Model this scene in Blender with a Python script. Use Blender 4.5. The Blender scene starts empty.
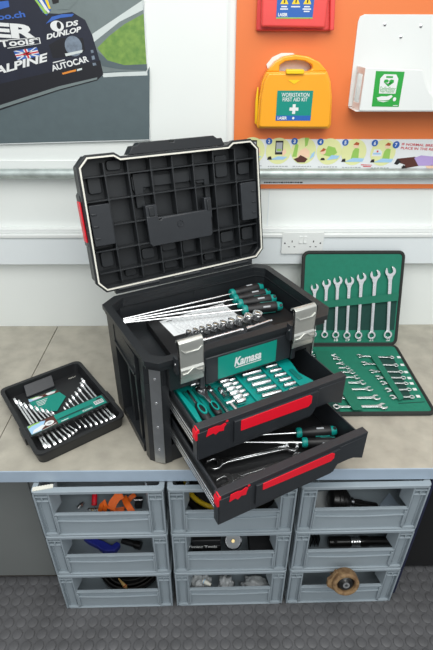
import bpy, bmesh, math, random
from mathutils import Vector, Matrix
random.seed(7)
PI = math.pi
SC = bpy.context.scene
COL = SC.collection
CAM_M=((0.999938,0.004081,-0.010382,0.000000),(-0.010972,0.527530,-0.849466,0.000000),(0.002010,0.849527,0.527542,1.828785))
LENS=26.0211

# ------------------------------------------------------------------ materials
def mat(name, col, rough=.5, metal=0., noise=0., nscale=30., bump=0., bscale=200., col2=None, spec=.5, trans=0., alpha=1., coat=0., emit=0.):
    m = bpy.data.materials.new(name); m.use_nodes = True
    nt = m.node_tree; N = nt.nodes; L = nt.links
    b = N['Principled BSDF']
    c = tuple(col) + (1,)
    b.inputs['Base Color'].default_value = c
    b.inputs['Roughness'].default_value = rough
    b.inputs['Metallic'].default_value = metal
    b.inputs['Specular IOR Level'].default_value = spec
    b.inputs['Transmission Weight'].default_value = trans
    b.inputs['Alpha'].default_value = alpha
    b.inputs['Coat Weight'].default_value = coat
    if noise or bump:
        tc = N.new('ShaderNodeTexCoord')
    if noise:
        n = N.new('ShaderNodeTexNoise'); n.inputs['Scale'].default_value = nscale; n.inputs['Detail'].default_value = 6
        L.new(tc.outputs['Object'], n.inputs['Vector'])
        r = N.new('ShaderNodeValToRGB')
        d = col2 or tuple(max(0, q*(1-noise)) for q in col)
        r.color_ramp.elements[0].position = .32; r.color_ramp.elements[0].color = tuple(d) + (1,)
        r.color_ramp.elements[1].position = .68; r.color_ramp.elements[1].color = c
        L.new(n.outputs['Fac'], r.inputs['Fac']); L.new(r.outputs['Color'], b.inputs['Base Color'])
    if bump:
        n2 = N.new('ShaderNodeTexNoise'); n2.inputs['Scale'].default_value = bscale; n2.inputs['Detail'].default_value = 3
        L.new(tc.outputs['Object'], n2.inputs['Vector'])
        bp = N.new('ShaderNodeBump'); bp.inputs['Strength'].default_value = bump; bp.inputs['Distance'].default_value = .002
        L.new(n2.outputs['Fac'], bp.inputs['Height']); L.new(bp.outputs['Normal'], b.inputs['Normal'])
    return m

def srgb(r, g, b):
    f = lambda v: (v/255/12.92) if v/255 <= .04045 else ((v/255+.055)/1.055)**2.4
    return (f(r), f(g), f(b))

MT = {}
def D(name, *a, **k): MT[name] = mat(name, *a, **k)
D('wall_paint', srgb(233, 237, 234), .55, noise=.02, nscale=4, bump=.05, bscale=90)
D('trunk_pvc', srgb(226, 232, 234), .35, noise=.015, nscale=6)
D('white_gloss', srgb(228, 231, 229), .3, noise=.01, nscale=8)
D('worktop', srgb(180, 175, 161), .42, noise=.2, nscale=14, bump=.04, bscale=300, col2=srgb(158, 153, 141))
D('lip_grey', srgb(166, 182, 198), .35, noise=.06, nscale=20)
D('rubber_floor', srgb(96, 96, 98), .45, noise=.25, nscale=9, bump=.06, bscale=400)
D('crate_grey', srgb(150, 161, 168), .42, noise=.06, nscale=12, bump=.03, bscale=150)
D('cabinet_steel', srgb(120, 123, 121), .4, noise=.1, nscale=3)
D('plinth_brown', srgb(70, 62, 54), .8, noise=.3, nscale=30)
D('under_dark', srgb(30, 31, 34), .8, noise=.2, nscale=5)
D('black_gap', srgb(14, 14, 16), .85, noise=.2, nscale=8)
D('navy', srgb(26, 32, 62), .5, noise=.1, nscale=8)
D('black_plastic', srgb(34, 37, 40), .4, noise=.12, nscale=40, bump=.12, bscale=900)
D('black_satin', srgb(43, 46, 50), .38, noise=.1, nscale=30, bump=.08, bscale=900)
D('black_deep', srgb(22, 23, 25), .5, noise=.15, nscale=30)
D('case_black', srgb(32, 33, 35), .42, noise=.1, nscale=30, bump=.06, bscale=700)
D('seal_white', srgb(228, 226, 214), .5, noise=.03, nscale=50)
D('red_plastic', srgb(236, 20, 44), .4, noise=.04, nscale=20)
D('chrome', (.9, .91, .92), .27, metal=1, noise=.05, nscale=25)
D('dark_chrome', (.5, .51, .53), .25, metal=1, noise=.1, nscale=25)
D('steel_strip', (.55, .57, .58), .38, metal=1, noise=.12, nscale=30, bump=.05, bscale=300)
D('latch_alloy', (.6, .61, .57), .36, metal=.7, noise=.1, nscale=20)
D('galvanised', (.58, .65, .63), .48, metal=.6, noise=.3, nscale=24, bump=.12, bscale=120)
D('teal', srgb(0, 138, 130), .42, noise=.06, nscale=20)
D('teal_dark', srgb(0, 104, 96), .45, noise=.05, nscale=20)
D('canvas_green', srgb(22, 120, 96), .8, noise=.1, nscale=60, bump=.25, bscale=900)
D('canvas_pocket', srgb(16, 64, 56), .85, noise=.15, nscale=60, bump=.25, bscale=900)
D('band_green', srgb(18, 112, 88), .75, noise=.08, nscale=60, bump=.25, bscale=900)
D('binding', srgb(40, 42, 40), .8, noise=.2, nscale=120, bump=.4, bscale=700)
D('orange_board', srgb(232, 126, 68), .32, noise=.03, nscale=3)
D('paper', srgb(224, 228, 229), .7, noise=.02, nscale=20)
D('paper_grey', srgb(170, 174, 178), .7, noise=.02, nscale=20)
D('ink_black', srgb(28, 26, 28), .6, noise=.02)
D('ink_white', srgb(226, 228, 227), .6, noise=.01)
D('ink_red', srgb(204, 44, 60), .6, noise=.02)
D('ink_blue', srgb(36, 96, 178), .5, noise=.02)
D('ink_green', srgb(40, 160, 62), .45, noise=.02)
D('ink_leaf', srgb(150, 196, 92), .6, noise=.02)
D('ink_lime', srgb(222, 226, 164), .6, noise=.02)
D('ink_skin', srgb(240, 206, 176), .6, noise=.02)
D('ink_sky', srgb(160, 200, 232), .6, noise=.02)
D('ink_brown', srgb(84, 42, 34), .6, noise=.02)
D('ink_rust', srgb(176, 86, 42), .6, noise=.02)
D('ink_lilac', srgb(178, 156, 210), .6, noise=.02)
D('ink_yellow', srgb(240, 208, 40), .5, noise=.02)
D('ink_teal', srgb(0, 140, 124), .45, noise=.02)
D('ink_orange', srgb(224, 138, 50), .5, noise=.02)
D('tarmac_print', srgb(116, 128, 128), .5, noise=.08, nscale=40)
D('tarmac_dark_print', srgb(88, 102, 106), .5, noise=.08, nscale=40)
D('grass_print', srgb(128, 160, 76), .5, noise=.2, nscale=60, col2=srgb(98, 138, 64))
D('kerb_print', srgb(206, 214, 212), .5, noise=.05, nscale=30)
D('car_navy_print', srgb(34, 38, 54), .45, noise=.25, nscale=14)
D('car_black_print', srgb(26, 27, 34), .45, noise=.1, nscale=14)
D('car_blue_print', srgb(58, 104, 190), .5, noise=.2, nscale=40)
D('lamp_print', srgb(130, 144, 160), .5, noise=.4, nscale=60)
D('kit_yellow', srgb(250, 170, 34), .3, noise=.05, nscale=10, coat=.3)
D('kit_yellow_bright', srgb(250, 206, 30), .3, noise=.03, nscale=10)
D('kit_red', srgb(234, 78, 74), .32, noise=.06, nscale=12, coat=.3)
D('orange_nylon', srgb(252, 112, 24), .6, noise=.12, nscale=60)
D('blue_plastic', srgb(50, 60, 170), .45, noise=.15, nscale=30)
D('rust', srgb(150, 122, 86), .75, noise=.45, nscale=50, bump=.4, bscale=200, col2=srgb(96, 68, 42))
D('wood', srgb(214, 176, 112), .6, noise=.15, nscale=50)
D('clear_bag', srgb(236, 240, 242), .25, noise=.1, nscale=30, alpha=.82, bump=.6, bscale=60)
D('hose_yellow', srgb(226, 190, 40), .45, noise=.08, nscale=20)
D('brass', (.72, .56, .28), .35, metal=1, noise=.15, nscale=40)
D('oily_black', srgb(26, 25, 25), .3, noise=.3, nscale=30)
D('dirt', srgb(60, 58, 56), .9, noise=.3, nscale=60)

# ------------------------------------------------------------------ mesh helper
class Mb:
    def __init__(s): s.bm = bmesh.new(); s.mats = []
    def mi(s, m):
        if m not in s.mats: s.mats.append(m)
        return s.mats.index(m)
    def face(s, vs, i, smooth=False):
        try: f = s.bm.faces.new(vs)
        except ValueError: return None
        f.material_index = i; f.smooth = smooth; return f
    def box(s, x0, x1, y0, y1, z0, z1, m):
        return s.prism([(x0, y0), (x1, y0), (x1, y1), (x0, y1)], z0, z1, m)
    def prism(s, pts, lo, hi, m, axis='z', fn=None, top=None, smooth=False):
        i = s.mi(m); A = []; top = top or pts
        for t, P in ((lo, pts), (hi, top)):
            for (u, v) in P:
                c = (u, v, t) if axis == 'z' else ((u, t, v) if axis == 'y' else (t, u, v))
                A.append(s.bm.verts.new(fn(*c) if fn else c))
        n = len(pts); a, b = A[:n], A[n:]
        s.face(a[::-1], i); s.face(b, i)
        for k in range(n): s.face([a[k], a[(k+1) % n], b[(k+1) % n], b[k]], i, smooth)
    def ring(s, outer, inner, lo, hi, m, axis='z', fn=None):
        i = s.mi(m); n = len(outer)
        def V(P, t):
            r = []
            for (u, v) in P:
                c = (u, v, t) if axis == 'z' else ((u, t, v) if axis == 'y' else (t, u, v))
                r.append(s.bm.verts.new(fn(*c) if fn else c))
            return r
        a, b, c, d = V(outer, lo), V(outer, hi), V(inner, lo), V(inner, hi)
        for k in range(n):
            j = (k+1) % n
            s.face([a[k], a[j], b[j], b[k]], i); s.face([c[j], c[k], d[k], d[j]], i)
            s.face([b[k], b[j], d[j], d[k]], i); s.face([a[j], a[k], c[k], c[j]], i)
    def poly(s, pts, m, fn):
        i = s.mi(m); s.face([s.bm.verts.new(fn(*q)) for q in pts], i)
    def lathe(s, prof, m, M=None, n=20, close=False, lobes=0, depth=0., a0=0.):
        """profile (r, t) revolved about local z"""
        i = s.mi(m); M = M or Matrix(); rows = []
        for (r, t) in prof:
            row = []
            for k in range(n):
                a = 2*PI*k/n + a0
                rr = r*(1 - depth*(.5-.5*math.cos(lobes*a))) if lobes else r
                row.append(s.bm.verts.new(M @ Vector((rr*math.cos(a), rr*math.sin(a), t))))
            rows.append(row)
        for p, q in zip(rows, rows[1:]):
            for k in range(n): s.face([p[k], p[(k+1) % n], q[(k+1) % n], q[k]], i, True)
        if close:
            for k in range(n): s.face([rows[-1][k], rows[-1][(k+1) % n], rows[0][(k+1) % n], rows[0][k]], i, True)
        else:
            s.face(rows[0][::-1], i); s.face(rows[-1], i)
    def rod(s, p, q, r, m, r1=None, n=12):
        s.lathe([(r, 0), (r if r1 is None else r1, (Vector(q)-Vector(p)).length)], m, align(p, q), n)
    def tube(s, pts, r, m, n=8, closed=False):
        i = s.mi(m); P = [Vector(q) for q in pts]; rows = []; N = len(P); up = None
        for k, c in enumerate(P):
            a = P[(k-1) % N] if (closed or k) else P[k]; b = P[(k+1) % N] if (closed or k < N-1) else P[k]
            t = (b-a).normalized()
            if up is None: up = t.orthogonal().normalized()
            up = (up - t*up.dot(t)).normalized(); w = t.cross(up)
            rr = r[k] if isinstance(r, (list, tuple)) else r
            rows.append([s.bm.verts.new(c + (up*math.cos(2*PI*j/n) + w*math.sin(2*PI*j/n))*rr) for j in range(n)])
        for k in range(N if closed else N-1):
            p, q = rows[k], rows[(k+1) % N]
            for j in range(n): s.face([p[j], p[(j+1) % n], q[(j+1) % n], q[j]], i, True)
        if not closed: s.face(rows[0][::-1], i); s.face(rows[-1], i)
    def ball(s, c, r, m, n=14):
        pr = [(max(1e-4, math.sin(PI*k/8)), -math.cos(PI*k/8)) for k in range(9)]
        rx, ry, rz = r if isinstance(r, (tuple, list)) else (r, r, r)
        s.lathe(pr, m, Matrix.Translation(c) @ Matrix.Diagonal((rx, ry, rz, 1)), n)
    def text(s, txt, p0, p1, h, m, fn, bold=.0, shear=0., layer=1):
        """lettering between baseline points p0 and p1, cap height h, laid in the plane fn(u, v, layer)"""
        vs, fs = glyphs(txt, bold, shear)
        x0 = min(v[0] for v in vs); x1 = max(v[0] for v in vs); y1 = max(v[1] for v in vs)
        p0 = Vector(p0); p1 = Vector(p1); d = p1-p0; w = d.length; d.normalize(); nrm = Vector((-d.y, d.x)); i = s.mi(m)
        V = []
        for v in vs:
            q = p0 + d*((v[0]-x0)/(x1-x0)*w) + nrm*(v[1]/y1*h); V.append(s.bm.verts.new(fn(q.x, q.y, layer)))
        for f in fs: s.face([V[k] for k in f], i)
    def build(s, name, parent=None, M=None, bev=0., seg=2, ang=35, label=None):
        me = bpy.data.meshes.new(name)
        bmesh.ops.recalc_face_normals(s.bm, faces=s.bm.faces[:])
        if M is not None: s.bm.transform(M)
        s.bm.to_mesh(me); s.bm.free()
        for m in s.mats: me.materials.append(MT[m])
        for p in me.polygons: p.use_smooth = True
        me.set_sharp_from_angle(angle=math.radians(ang))
        o = bpy.data.objects.new(name, me); COL.objects.link(o)
        if parent: o.parent = parent
        if bev:
            b = o.modifiers.new('edge', 'BEVEL'); b.width = bev; b.segments = seg; b.limit_method = 'ANGLE'; b.angle_limit = math.radians(40); b.harden_normals = False
        if label: o['label'] = label
        return o

_g = {}
def glyphs(txt, bold, shear):
    key = (txt, bold, shear)
    if key not in _g:
        c = bpy.data.curves.new('lettering', 'FONT'); c.body = txt; c.offset = bold; c.shear = shear; c.resolution_u = 3
        o = bpy.data.objects.new('lettering', c); COL.objects.link(o)
        me = o.evaluated_get(bpy.context.evaluated_depsgraph_get()).to_mesh()
        _g[key] = ([tuple(v.co) for v in me.vertices], [tuple(p.vertices) for p in me.polygons])
        o.to_mesh_clear() if hasattr(o, 'to_mesh_clear') else None
        bpy.data.objects.remove(o); bpy.data.curves.remove(c)
    return _g[key]

def align(p, q):
    p = Vector(p); d = Vector(q)-p
    return Matrix.Translation(p) @ d.to_track_quat('Z', 'Y').to_matrix().to_4x4()
def tag(o, label, cat, group=None, kind=None):
    if label: o['label'] = label
    if cat: o['category'] = cat
    if group: o['group'] = group
    if kind: o['kind'] = kind
    return o
def thing(name, label, cat, M=None, group=None):
    o = bpy.data.objects.new(name, None); COL.objects.link(o); o.empty_display_size = .05
    if M is not None: o.matrix_world = M
    return tag(o, label, cat, group)
def dup(root, M, label):
    r = root.copy(); COL.objects.link(r); r.matrix_world = M; r['label'] = label
    for ch in root.children:
        c = ch.copy(); COL.objects.link(c); c.parent = r
        for g in ch.children:
            d = g.copy(); COL.objects.link(d); d.parent = c
    return r
def struct(mb, name, **k):
    o = mb.build(name, **k); o['kind'] = 'structure'; return o
def rect(x0, x1, y0, y1): return [(x0, y0), (x1, y0), (x1, y1), (x0, y1)]
def octo(x0, x1, y0, y1, c): return [(x0+c, y0), (x1-c, y0), (x1, y0+c), (x1, y1-c), (x1-c, y1), (x0+c, y1), (x0, y1-c), (x0, y0+c)]
def rrect(x0, x1, y0, y1, r, n=5):
    P = []
    for cx, cy, a in ((x1-r, y1-r, 0), (x0+r, y1-r, 90), (x0+r, y0+r, 180), (x1-r, y0+r, 270)):
        for k in range(n+1):
            t = math.radians(a+90*k/n); P.append((cx+r*math.cos(t), cy+r*math.sin(t)))
    return P
def circ(cx, cy, r, n=24, ry=None): return [(cx+r*math.cos(2*PI*k/n), cy+(ry or r)*math.sin(2*PI*k/n)) for k in range(n)]
ORD = 'first second third fourth fifth sixth seventh eighth ninth tenth eleventh twelfth'.split()

# ------------------------------------------------------------------ the place: levels in metres
YW = 1.8            # wall
ZT = .71            # worktop
YF = .9706          # front of the worktop edge
# ---- floor
b = Mb()
b.box(-2.2, 2.2, -.6, 2.0, -.02, 0, 'rubber_floor')
P = .0437; Q = .0385
for j in range(28):
    for i in range(-32, 33):
        x = i*P; y = .62 + j*Q
        if y > 1.14 and x < .3: continue
        b.lathe([(.0192, -.0003), (.019, .001), (.0182, .001), (.0178, .0002), (.0172, .0002), (.0166, .0026), (.0155, .003)], 'rubber_floor', Matrix.Translation((x, y, 0)), 20)
struct(b, 'floor')
# ---- wall
b = Mb(); b.box(-2.2, 2.2, YW, YW+.1, 0, 2.7, 'wall_paint'); struct(b, 'wall_back')
# raised white upper panel edge and panel joint
b = Mb(); b.box(-2.2, 2.2, YW-.006, YW+.001, 1.392, 1.43, 'white_gloss'); struct(b, 'trim_1', bev=.002)
b = Mb()
b.box(-2.2, 2.2, YW-.04, YW+.001, 1.027, 1.143, 'trunk_pvc')
b.box(-2.2, 2.2, YW-.046, YW+.001, 1.143, 1.158, 'white_gloss')
b.box(-2.2, 2.2, YW-.03, YW+.001, 1.158, 1.176, 'white_gloss')
struct(b, 'trim_2', bev=.003)
b = Mb(); b.box(.056, .064, YW-.003, YW+.001, 1.176, 2.7, 'white_gloss'); struct(b, 'trim_3')
b = Mb(); b.box(.222, .225, YW-.002, YW+.001, 1.176, 1.33, 'trunk_pvc'); struct(b, 'trim_4')

# ---- conduit pipe
t = thing('conduit_pipe', 'horizontal galvanised conduit pipe running along the wall behind the toolbox', 'pipe', Matrix.Translation((0, YW-.036, (0.0184,1.39)[1])))
b = Mb(); b.rod((-2.2, 0, 0), (2.2, 0, 0), .0172, 'galvanised', n=24); b.build('tube', t)
for x in (-1.1, .05, 1.6):
    b = Mb(); b.rod((x-.012, 0, 0), (x+.012, 0, 0), (.02), 'galvanised', n=24); b.box(x-.012, x+.012, .01, .0362, -.012, .012, 'galvanised'); b.build('clip', t)

# ---- racing picture (flat print on a thin board)
def wallplane(y0):
    return lambda u, v, l=1: (u, y0-.0004*l, v)
t = thing('racing_picture', 'large colour picture of a dark racing car on a track, hung on the white wall', 'picture', Matrix())
b = Mb(); b.prism([(-0.825,1.991), (-0.2059,1.993), (-0.2176,1.501), (-0.9814,1.481)], YW-.012, YW+.0005, 'paper', 'y'); b.build('backing_board', t, bev=.001)
f = wallplane(YW-.0122); b = Mb()
b.poly([(-0.8265,1.986), (-0.2078,1.988), (-0.2203,1.504), (-0.9804,1.484)], 'tarmac_print', lambda u, v: f(u, v, 0))
b.poly([(-0.2032,1.735), (-0.2133,1.717), (-0.3052,1.72), (-0.3628,1.717), (-0.4456,1.681), (-0.9531,1.573), (-0.9802,1.485), (-0.2206,1.505)], 'tarmac_dark_print', lambda u, v: f(u, v, .5))
L = lambda l: (lambda u, v: f(u, v, l))
b.poly([(-0.3816,1.826), (-0.2107,1.917), (-0.2119,1.891), (-0.2905,1.859), (-0.3781,1.804)], 'kerb_print', L(1))
b.poly([(-0.3705,1.787), (-0.3271,1.821), (-0.275,1.853), (-0.2118,1.881), (-0.2128,1.741), (-0.2866,1.738), (-0.3417,1.752)], 'grass_print', L(1.2))
b.poly([(-0.3778,1.781), (-0.3414,1.755), (-0.2865,1.739), (-0.2117,1.742), (-0.2121,1.723), (-0.3046,1.726), (-0.3605,1.735)], 'tarmac_dark_print', L(1.1))
b.poly([(-0.3631,1.714), (-0.3056,1.717), (-0.212,1.72), (-0.2122,1.708), (-0.3068,1.705), (-0.3613,1.702)], 'kerb_print', L(1.2))
# car
b.poly([(-0.8627,1.868), (-0.8265,1.986), (-0.543,1.987), (-0.5448,1.916), (-0.5294,1.882), (-0.4791,1.88), (-0.4369,1.885), (-0.3987,1.864), (-0.3819,1.823), (-0.3657,1.746), (-0.3601,1.711), (-0.3827,1.693), (-0.5167,1.662), (-0.7367,1.599), (-0.9652,1.534)], 'car_navy_print', L(2))
b.poly([(-0.9355,1.631), (-0.7172,1.681), (-0.5063,1.723), (-0.365,1.752), (-0.3601,1.711), (-0.3827,1.693), (-0.5167,1.662), (-0.7367,1.599), (-0.9652,1.534)], 'car_black_print', L(3))
b.poly([(-0.9591,1.554), (-0.7329,1.615), (-0.5146,1.675), (-0.3815,1.702), (-0.3823,1.696), (-0.5162,1.665), (-0.7355,1.604), (-0.9632,1.54)], 'tarmac_print', L(3.5))
b.poly([(-0.549,1.942), (-0.5055,1.942), (-0.5026,1.89), (-0.5182,1.875), (-0.5342,1.89)], 'car_blue_print', L(3))
b.poly([(-0.5479,1.916), (-0.5417,1.917), (-0.5108,1.88), (-0.5235,1.88)], 'ink_leaf', L(3.4))
b.poly([(-0.5354,1.917), (-0.526,1.917), (-0.5067,1.885), (-0.514,1.88)], 'ink_white', L(3.4))
b.poly([(-0.5166,1.917), (-0.5072,1.917), (-0.5021,1.893), (-0.5084,1.893)], 'ink_yellow', L(3.4))
b.poly([(-0.5254,1.853), (-0.5028,1.872), (-0.4697,1.879), (-0.4314,1.88), (-0.4388,1.873), (-0.4777,1.869), (-0.5047,1.861)], 'car_blue_print', L(3))
b.poly([(-0.6619,1.911), (-0.63,1.914), (-0.6304,1.898), (-0.6669,1.89)], 'car_blue_print', L(3))
b.poly([(-0.4947,1.917), (-0.4718,1.922), (-0.4741,1.909), (-0.4934,1.906)], 'ink_black', L(3))
b.poly([(-0.4754,1.937), (-0.3687,1.988), (-0.3743,1.948), (-0.4456,1.891), (-0.4836,1.891)], 'tarmac_print', L(2.2))
b.text('oo.ch', (-0.6733,1.863), (-0.5855,1.872), .016, 'car_blue_print', f, bold=.03, layer=4)
b.text('ER', (-0.7064,1.82), (-0.5559,1.812), .038, 'ink_white', f, bold=.05, layer=4)
b.text('Tools', (-0.6846,1.789), (-0.5713,1.799), .018, 'ink_white', f, bold=.03, layer=4)
b.poly([(-0.6621,1.787), (-0.5515,1.8), (-0.5519,1.799), (-0.6626,1.785)], 'ink_white', L(4))
b.poly([(-0.7523,1.805), (-0.5551,1.816), (-0.5554,1.814), (-0.7528,1.803)], 'ink_white', L(4))
b.poly([(-0.5551,1.816), (-0.5519,1.816), (-0.5515,1.8), (-0.555,1.8)], 'ink_white', L(4))
# small national flag
b.poly([(-0.6446,1.778), (-0.5668,1.789), (-0.56,1.764), (-0.6372,1.752)], 'car_blue_print', L(4))
for q in (((-0.6446,1.778), (-0.6362,1.779), (-0.56,1.764), (-0.5688,1.762)), ((-0.5735,1.788), (-0.5668,1.789), (-0.6304,1.753), (-0.6385,1.752)), ((-0.6128,1.782), (-0.5986,1.784), (-0.5913,1.759), (-0.605,1.757)), ((-0.6416,1.769), (-0.5652,1.781), (-0.5624,1.772), (-0.6386,1.76))): b.poly(q, 'ink_white', L(5))
for q in (((-0.6087,1.783), (-0.6027,1.784), (-0.5954,1.758), (-0.6016,1.757)), ((-0.6409,1.766), (-0.5645,1.778), (-0.5632,1.774), (-0.6397,1.763))): b.poly(q, 'ink_red', L(5.5))
b.text('ALPINE', (-0.7241,1.708), (-0.5311,1.752), .022, 'ink_white', f, bold=.035, shear=.25, layer=4)
b.poly(circ(*(-0.4903,1.847), .0215, 24, .015), 'ink_white', L(4))
b.poly(circ(*(-0.4844,1.849), .007, 16, .010), 'car_black_print', L(4.5))
b.text('DS', (-0.4625,1.845), (-0.4198,1.851), .013, 'ink_white', f, bold=.04, shear=.2, layer=4)
b.text('DUNLOP', (-0.5301,1.811), (-0.4127,1.834), .0135, 'ink_white', f, bold=.04, shear=.3, layer=4)
b.poly([(-0.5265,1.795), (-0.4839,1.815), (-0.4123,1.815), (-0.4107,1.781), (-0.4397,1.764), (-0.5201,1.758)], 'car_black_print', L(3.4))
b.poly(circ(*(-0.4468,1.792), .028, 24, .029), 'lamp_print', L(4))
b.poly([(-0.4782,1.771), (-0.4171,1.782), (-0.4216,1.774), (-0.4761,1.763)], 'kerb_print', L(4.4))
b.text('AUTOCAR', (-0.5283,1.72), (-0.402,1.749), .017, 'ink_white', f, bold=.03, layer=4)
b.poly([(-0.4975,1.715), (-0.4488,1.726), (-0.4496,1.72), (-0.4951,1.71)], 'ink_orange', L(4))
b.poly([(-0.4455,1.726), (-0.4281,1.73), (-0.429,1.724), (-0.4464,1.72)], 'kerb_print', L(4))
b.poly([(-0.5222,1.746), (-0.4808,1.755), (-0.4813,1.752), (-0.5227,1.743)], 'ink_white', L(4))
for k in range(3): b.poly([(-0.3926,1.781), (-0.3842,1.782), (-0.3834,1.774), (-0.3921,1.772)] if k == 0 else ([(-0.3923,1.764), (-0.3832,1.766), (-0.3812,1.755), (-0.3914,1.753)] if k == 1 else [(-0.3915,1.744), (-0.3812,1.745), (-0.3789,1.738), (-0.3905,1.736)]), 'lamp_print', L(4))
b.build('printed_sheet', t)

# ---- orange sign board
t = thing('sign_board', 'glossy orange board on the wall carrying first aid equipment', 'notice board', Matrix())
b = Mb(); b.prism([(.083, 1.3265), (1.35, 1.3265), (1.35, 2.3), (.083, 2.3)], YW-.010, YW+.0003, 'orange_board', 'y'); b.build('board', t, bev=.001)
YB = YW-.010
# resuscitation strip poster
t = thing('instruction_poster', 'long white first aid instruction strip with numbered round drawings on the orange board', 'poster', Matrix())
f = wallplane(YB-.0012)
b = Mb(); b.prism([(.13, 1.344), (1.3, 1.344), (1.3, (0.4322,1.505)[1]), (.13, (0.4322,1.505)[1])], YB-.001, YB+.0003, 'paper', 'y')
for k, (c, num) in enumerate((((0.1506,1.466), ''), ((0.2462,1.464), '2'), ((0.3381,1.464), '3'), ((0.4322,1.462), '4'), ((0.5228,1.46), '5'), ((0.6303,1.458), '6'))):
    cx, cz = c; b.poly(circ(cx, cz, .046, 32), 'ink_lime', lambda u, v: f(u, v, 1))
    g = lambda u, v: f(u+cx, v+cz, 2)
    h = lambda u, v: f(u+cx, v+cz, 3)
    if num in ('', '2'):
        b.poly(rect(-.012, .016, -.012, .036), 'ink_black', g); b.poly(rect(-.009, .013, -.004, .03), 'paper_grey', h); b.poly(rect(-.006, .01, 0, .008), 'ink_leaf', lambda u, v: f(u+cx, v+cz, 3.5))
        b.poly([(-.03, -.03), (.02, -.03), (.035, -.02), (.0, -.018)], 'ink_sky', h); b.poly([(.016, -.02), (.03, -.005), (.024, .01), (.014, -.0)], 'ink_skin', h); b.poly([(-.04, -.03), (-.022, -.03), (-.026, -.018), (-.036, -.02)], 'ink_black', h)
    elif num == '3':
        b.poly([(-.04, -.02), (-.03, .03), (-.02, .02), (-.024, -.02)], 'ink_leaf', g); b.poly([(-.0, .046), (.016, .046), (.012, .02), (.004, .015)], 'ink_leaf', g)
        b.poly([(-.022, -.026), (-.002, -.03), (.024, -.02), (.022, .0), (.006, .012), (-.016, .0)], 'ink_skin', g); b.poly([(-.034, -.028), (-.018, -.04), (.008, -.04), (.018, -.028), (.004, -.02), (-.01, -.014), (-.018, -.022)], 'ink_brown', h); b.poly([(.024, -.03), (.04, -.018), (.042, .0), (.03, -.01)], 'ink_sky', h)
    elif num == '4':
        b.poly([(-.02, -.012), (.01, -.018), (.03, -.004), (.02, .014), (-.006, .02)], 'ink_leaf', g); b.poly(circ(-.022, .0, .010, 16), 'ink_skin', h); b.poly([(-.034, .0), (-.022, .013), (-.012, .008), (-.02, .001)], 'ink_rust', lambda u, v: f(u+cx, v+cz, 3.5))
        b.poly([(-.006, -.03), (.034, -.024), (.04, -.014), (.01, -.012)], 'ink_sky', h); b.poly([(-.03, -.03), (-.012, -.03), (-.016, -.022), (-.026, -.022)], 'ink_black', h)
    else:
        if num == '6': b.poly([(-.04, -.012), (-.004, -.012), (-.004, .004), (-.014, .012), (-.034, .012)], 'paper', g); b.poly(rect(-.036, -.008, -.006, 0), 'ink_sky', h); b.poly(rect(-.024, -.018, .002, .008), 'ink_red', h)
        ox = .008 if num == '6' else .0
        b.poly([(ox-.008, -.024), (ox+.02, -.024), (ox+.018, .012), (ox+.004, .016), (ox-.004, .004)], 'ink_leaf', g); b.poly(circ(ox+.005, .024, .010, 16), 'ink_skin', h); b.poly([(ox-.006, .026), (ox+.004, .036), (ox+.015, .032), (ox+.014, .024)], 'ink_rust', lambda u, v: f(u+cx, v+cz, 3.5))
        b.poly([(-.03, -.034), (.036, -.034), (.042, -.022), (-.0, -.02)], 'ink_sky', h); b.poly([(-.042, -.034), (-.026, -.034), (-.028, -.022), (-.038, -.024)], 'ink_black', lambda u, v: f(u+cx, v+cz, 3.5))
    if num:
        bx, bz = cx-.036, cz+.034
        b.poly(circ(bx, bz, .0115, 20), 'ink_blue', lambda u, v: f(u, v, 4)); b.text(num, (bx-.004, bz-.006), (bx+.004, bz-.006), .012, 'ink_white', f, bold=.03, layer=5)
    for r in range(2):
        z = cz-.056-.008*r; x = cx-.035
        while x < cx+.03-.012*r:
            w = random.uniform(.004, .011); b.poly(rect(x, x+w, z, z+.0035), 'paper_grey', lambda u, v: f(u, v, 1)); x += w+.003
bx, bz = (0.6727,1.486); b.poly(circ(bx, bz, .0125, 20), 'ink_blue', lambda u, v: f(u, v, 4)); b.text('7', (bx-.004, bz-.006), (bx+.004, bz-.006), .012, 'ink_white', f, bold=.03, layer=5)
b.text('IF NORMAL BREATHING RESUMES', (0.6933,1.484), (0.9369,1.474), .0085, 'ink_red', f, bold=.015, layer=2)
b.text('PLACE IN THE RECOVERY POSITION', (0.6924,1.471), (0.9484,1.46), .0085, 'ink_red', f, bold=.015, layer=2)
f2 = lambda l: (lambda u, v: f(u, v, l))
b.poly([(0.6864,1.437), (0.7519,1.444), (0.768,1.423), (0.7157,1.404), (0.7209,1.415), (0.6969,1.423)], 'ink_brown', f2(2)); b.poly([(0.7074,1.408), (0.7642,1.423), (0.7742,1.412), (0.7164,1.401)], 'ink_brown', f2(2.5))
b.poly([(0.6789,1.419), (0.6864,1.437), (0.7036,1.426), (0.6909,1.415)], 'ink_black', f2(3)); b.poly([(0.7089,1.401), (0.7134,1.415), (0.7262,1.408), (0.7172,1.397)], 'ink_black', f2(3))
b.poly([(0.749,1.44), (0.7731,1.449), (0.8263,1.444), (0.8306,1.412), (0.7705,1.412)], 'ink_lilac', f2(3)); b.poly([(0.7968,1.412), (0.856,1.415), (0.8597,1.401), (0.8065,1.402)], 'ink_skin', f2(3)); b.poly(circ(*(0.8448,1.43), .012, 16), 'ink_skin', f2(3.5)); b.poly([(0.8338,1.444), (0.8636,1.444), (0.8673,1.43), (0.8523,1.43)], 'ink_rust', f2(4))
b.poly([(0.5558,1.417), (0.5972,1.415), (0.5977,1.413), (0.5562,1.414)], 'ink_red', f2(2)); b.poly([(0.5643,1.411), (0.5945,1.41), (0.5949,1.407), (0.5647,1.408)], 'ink_red', f2(2))
x = .2
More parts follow.
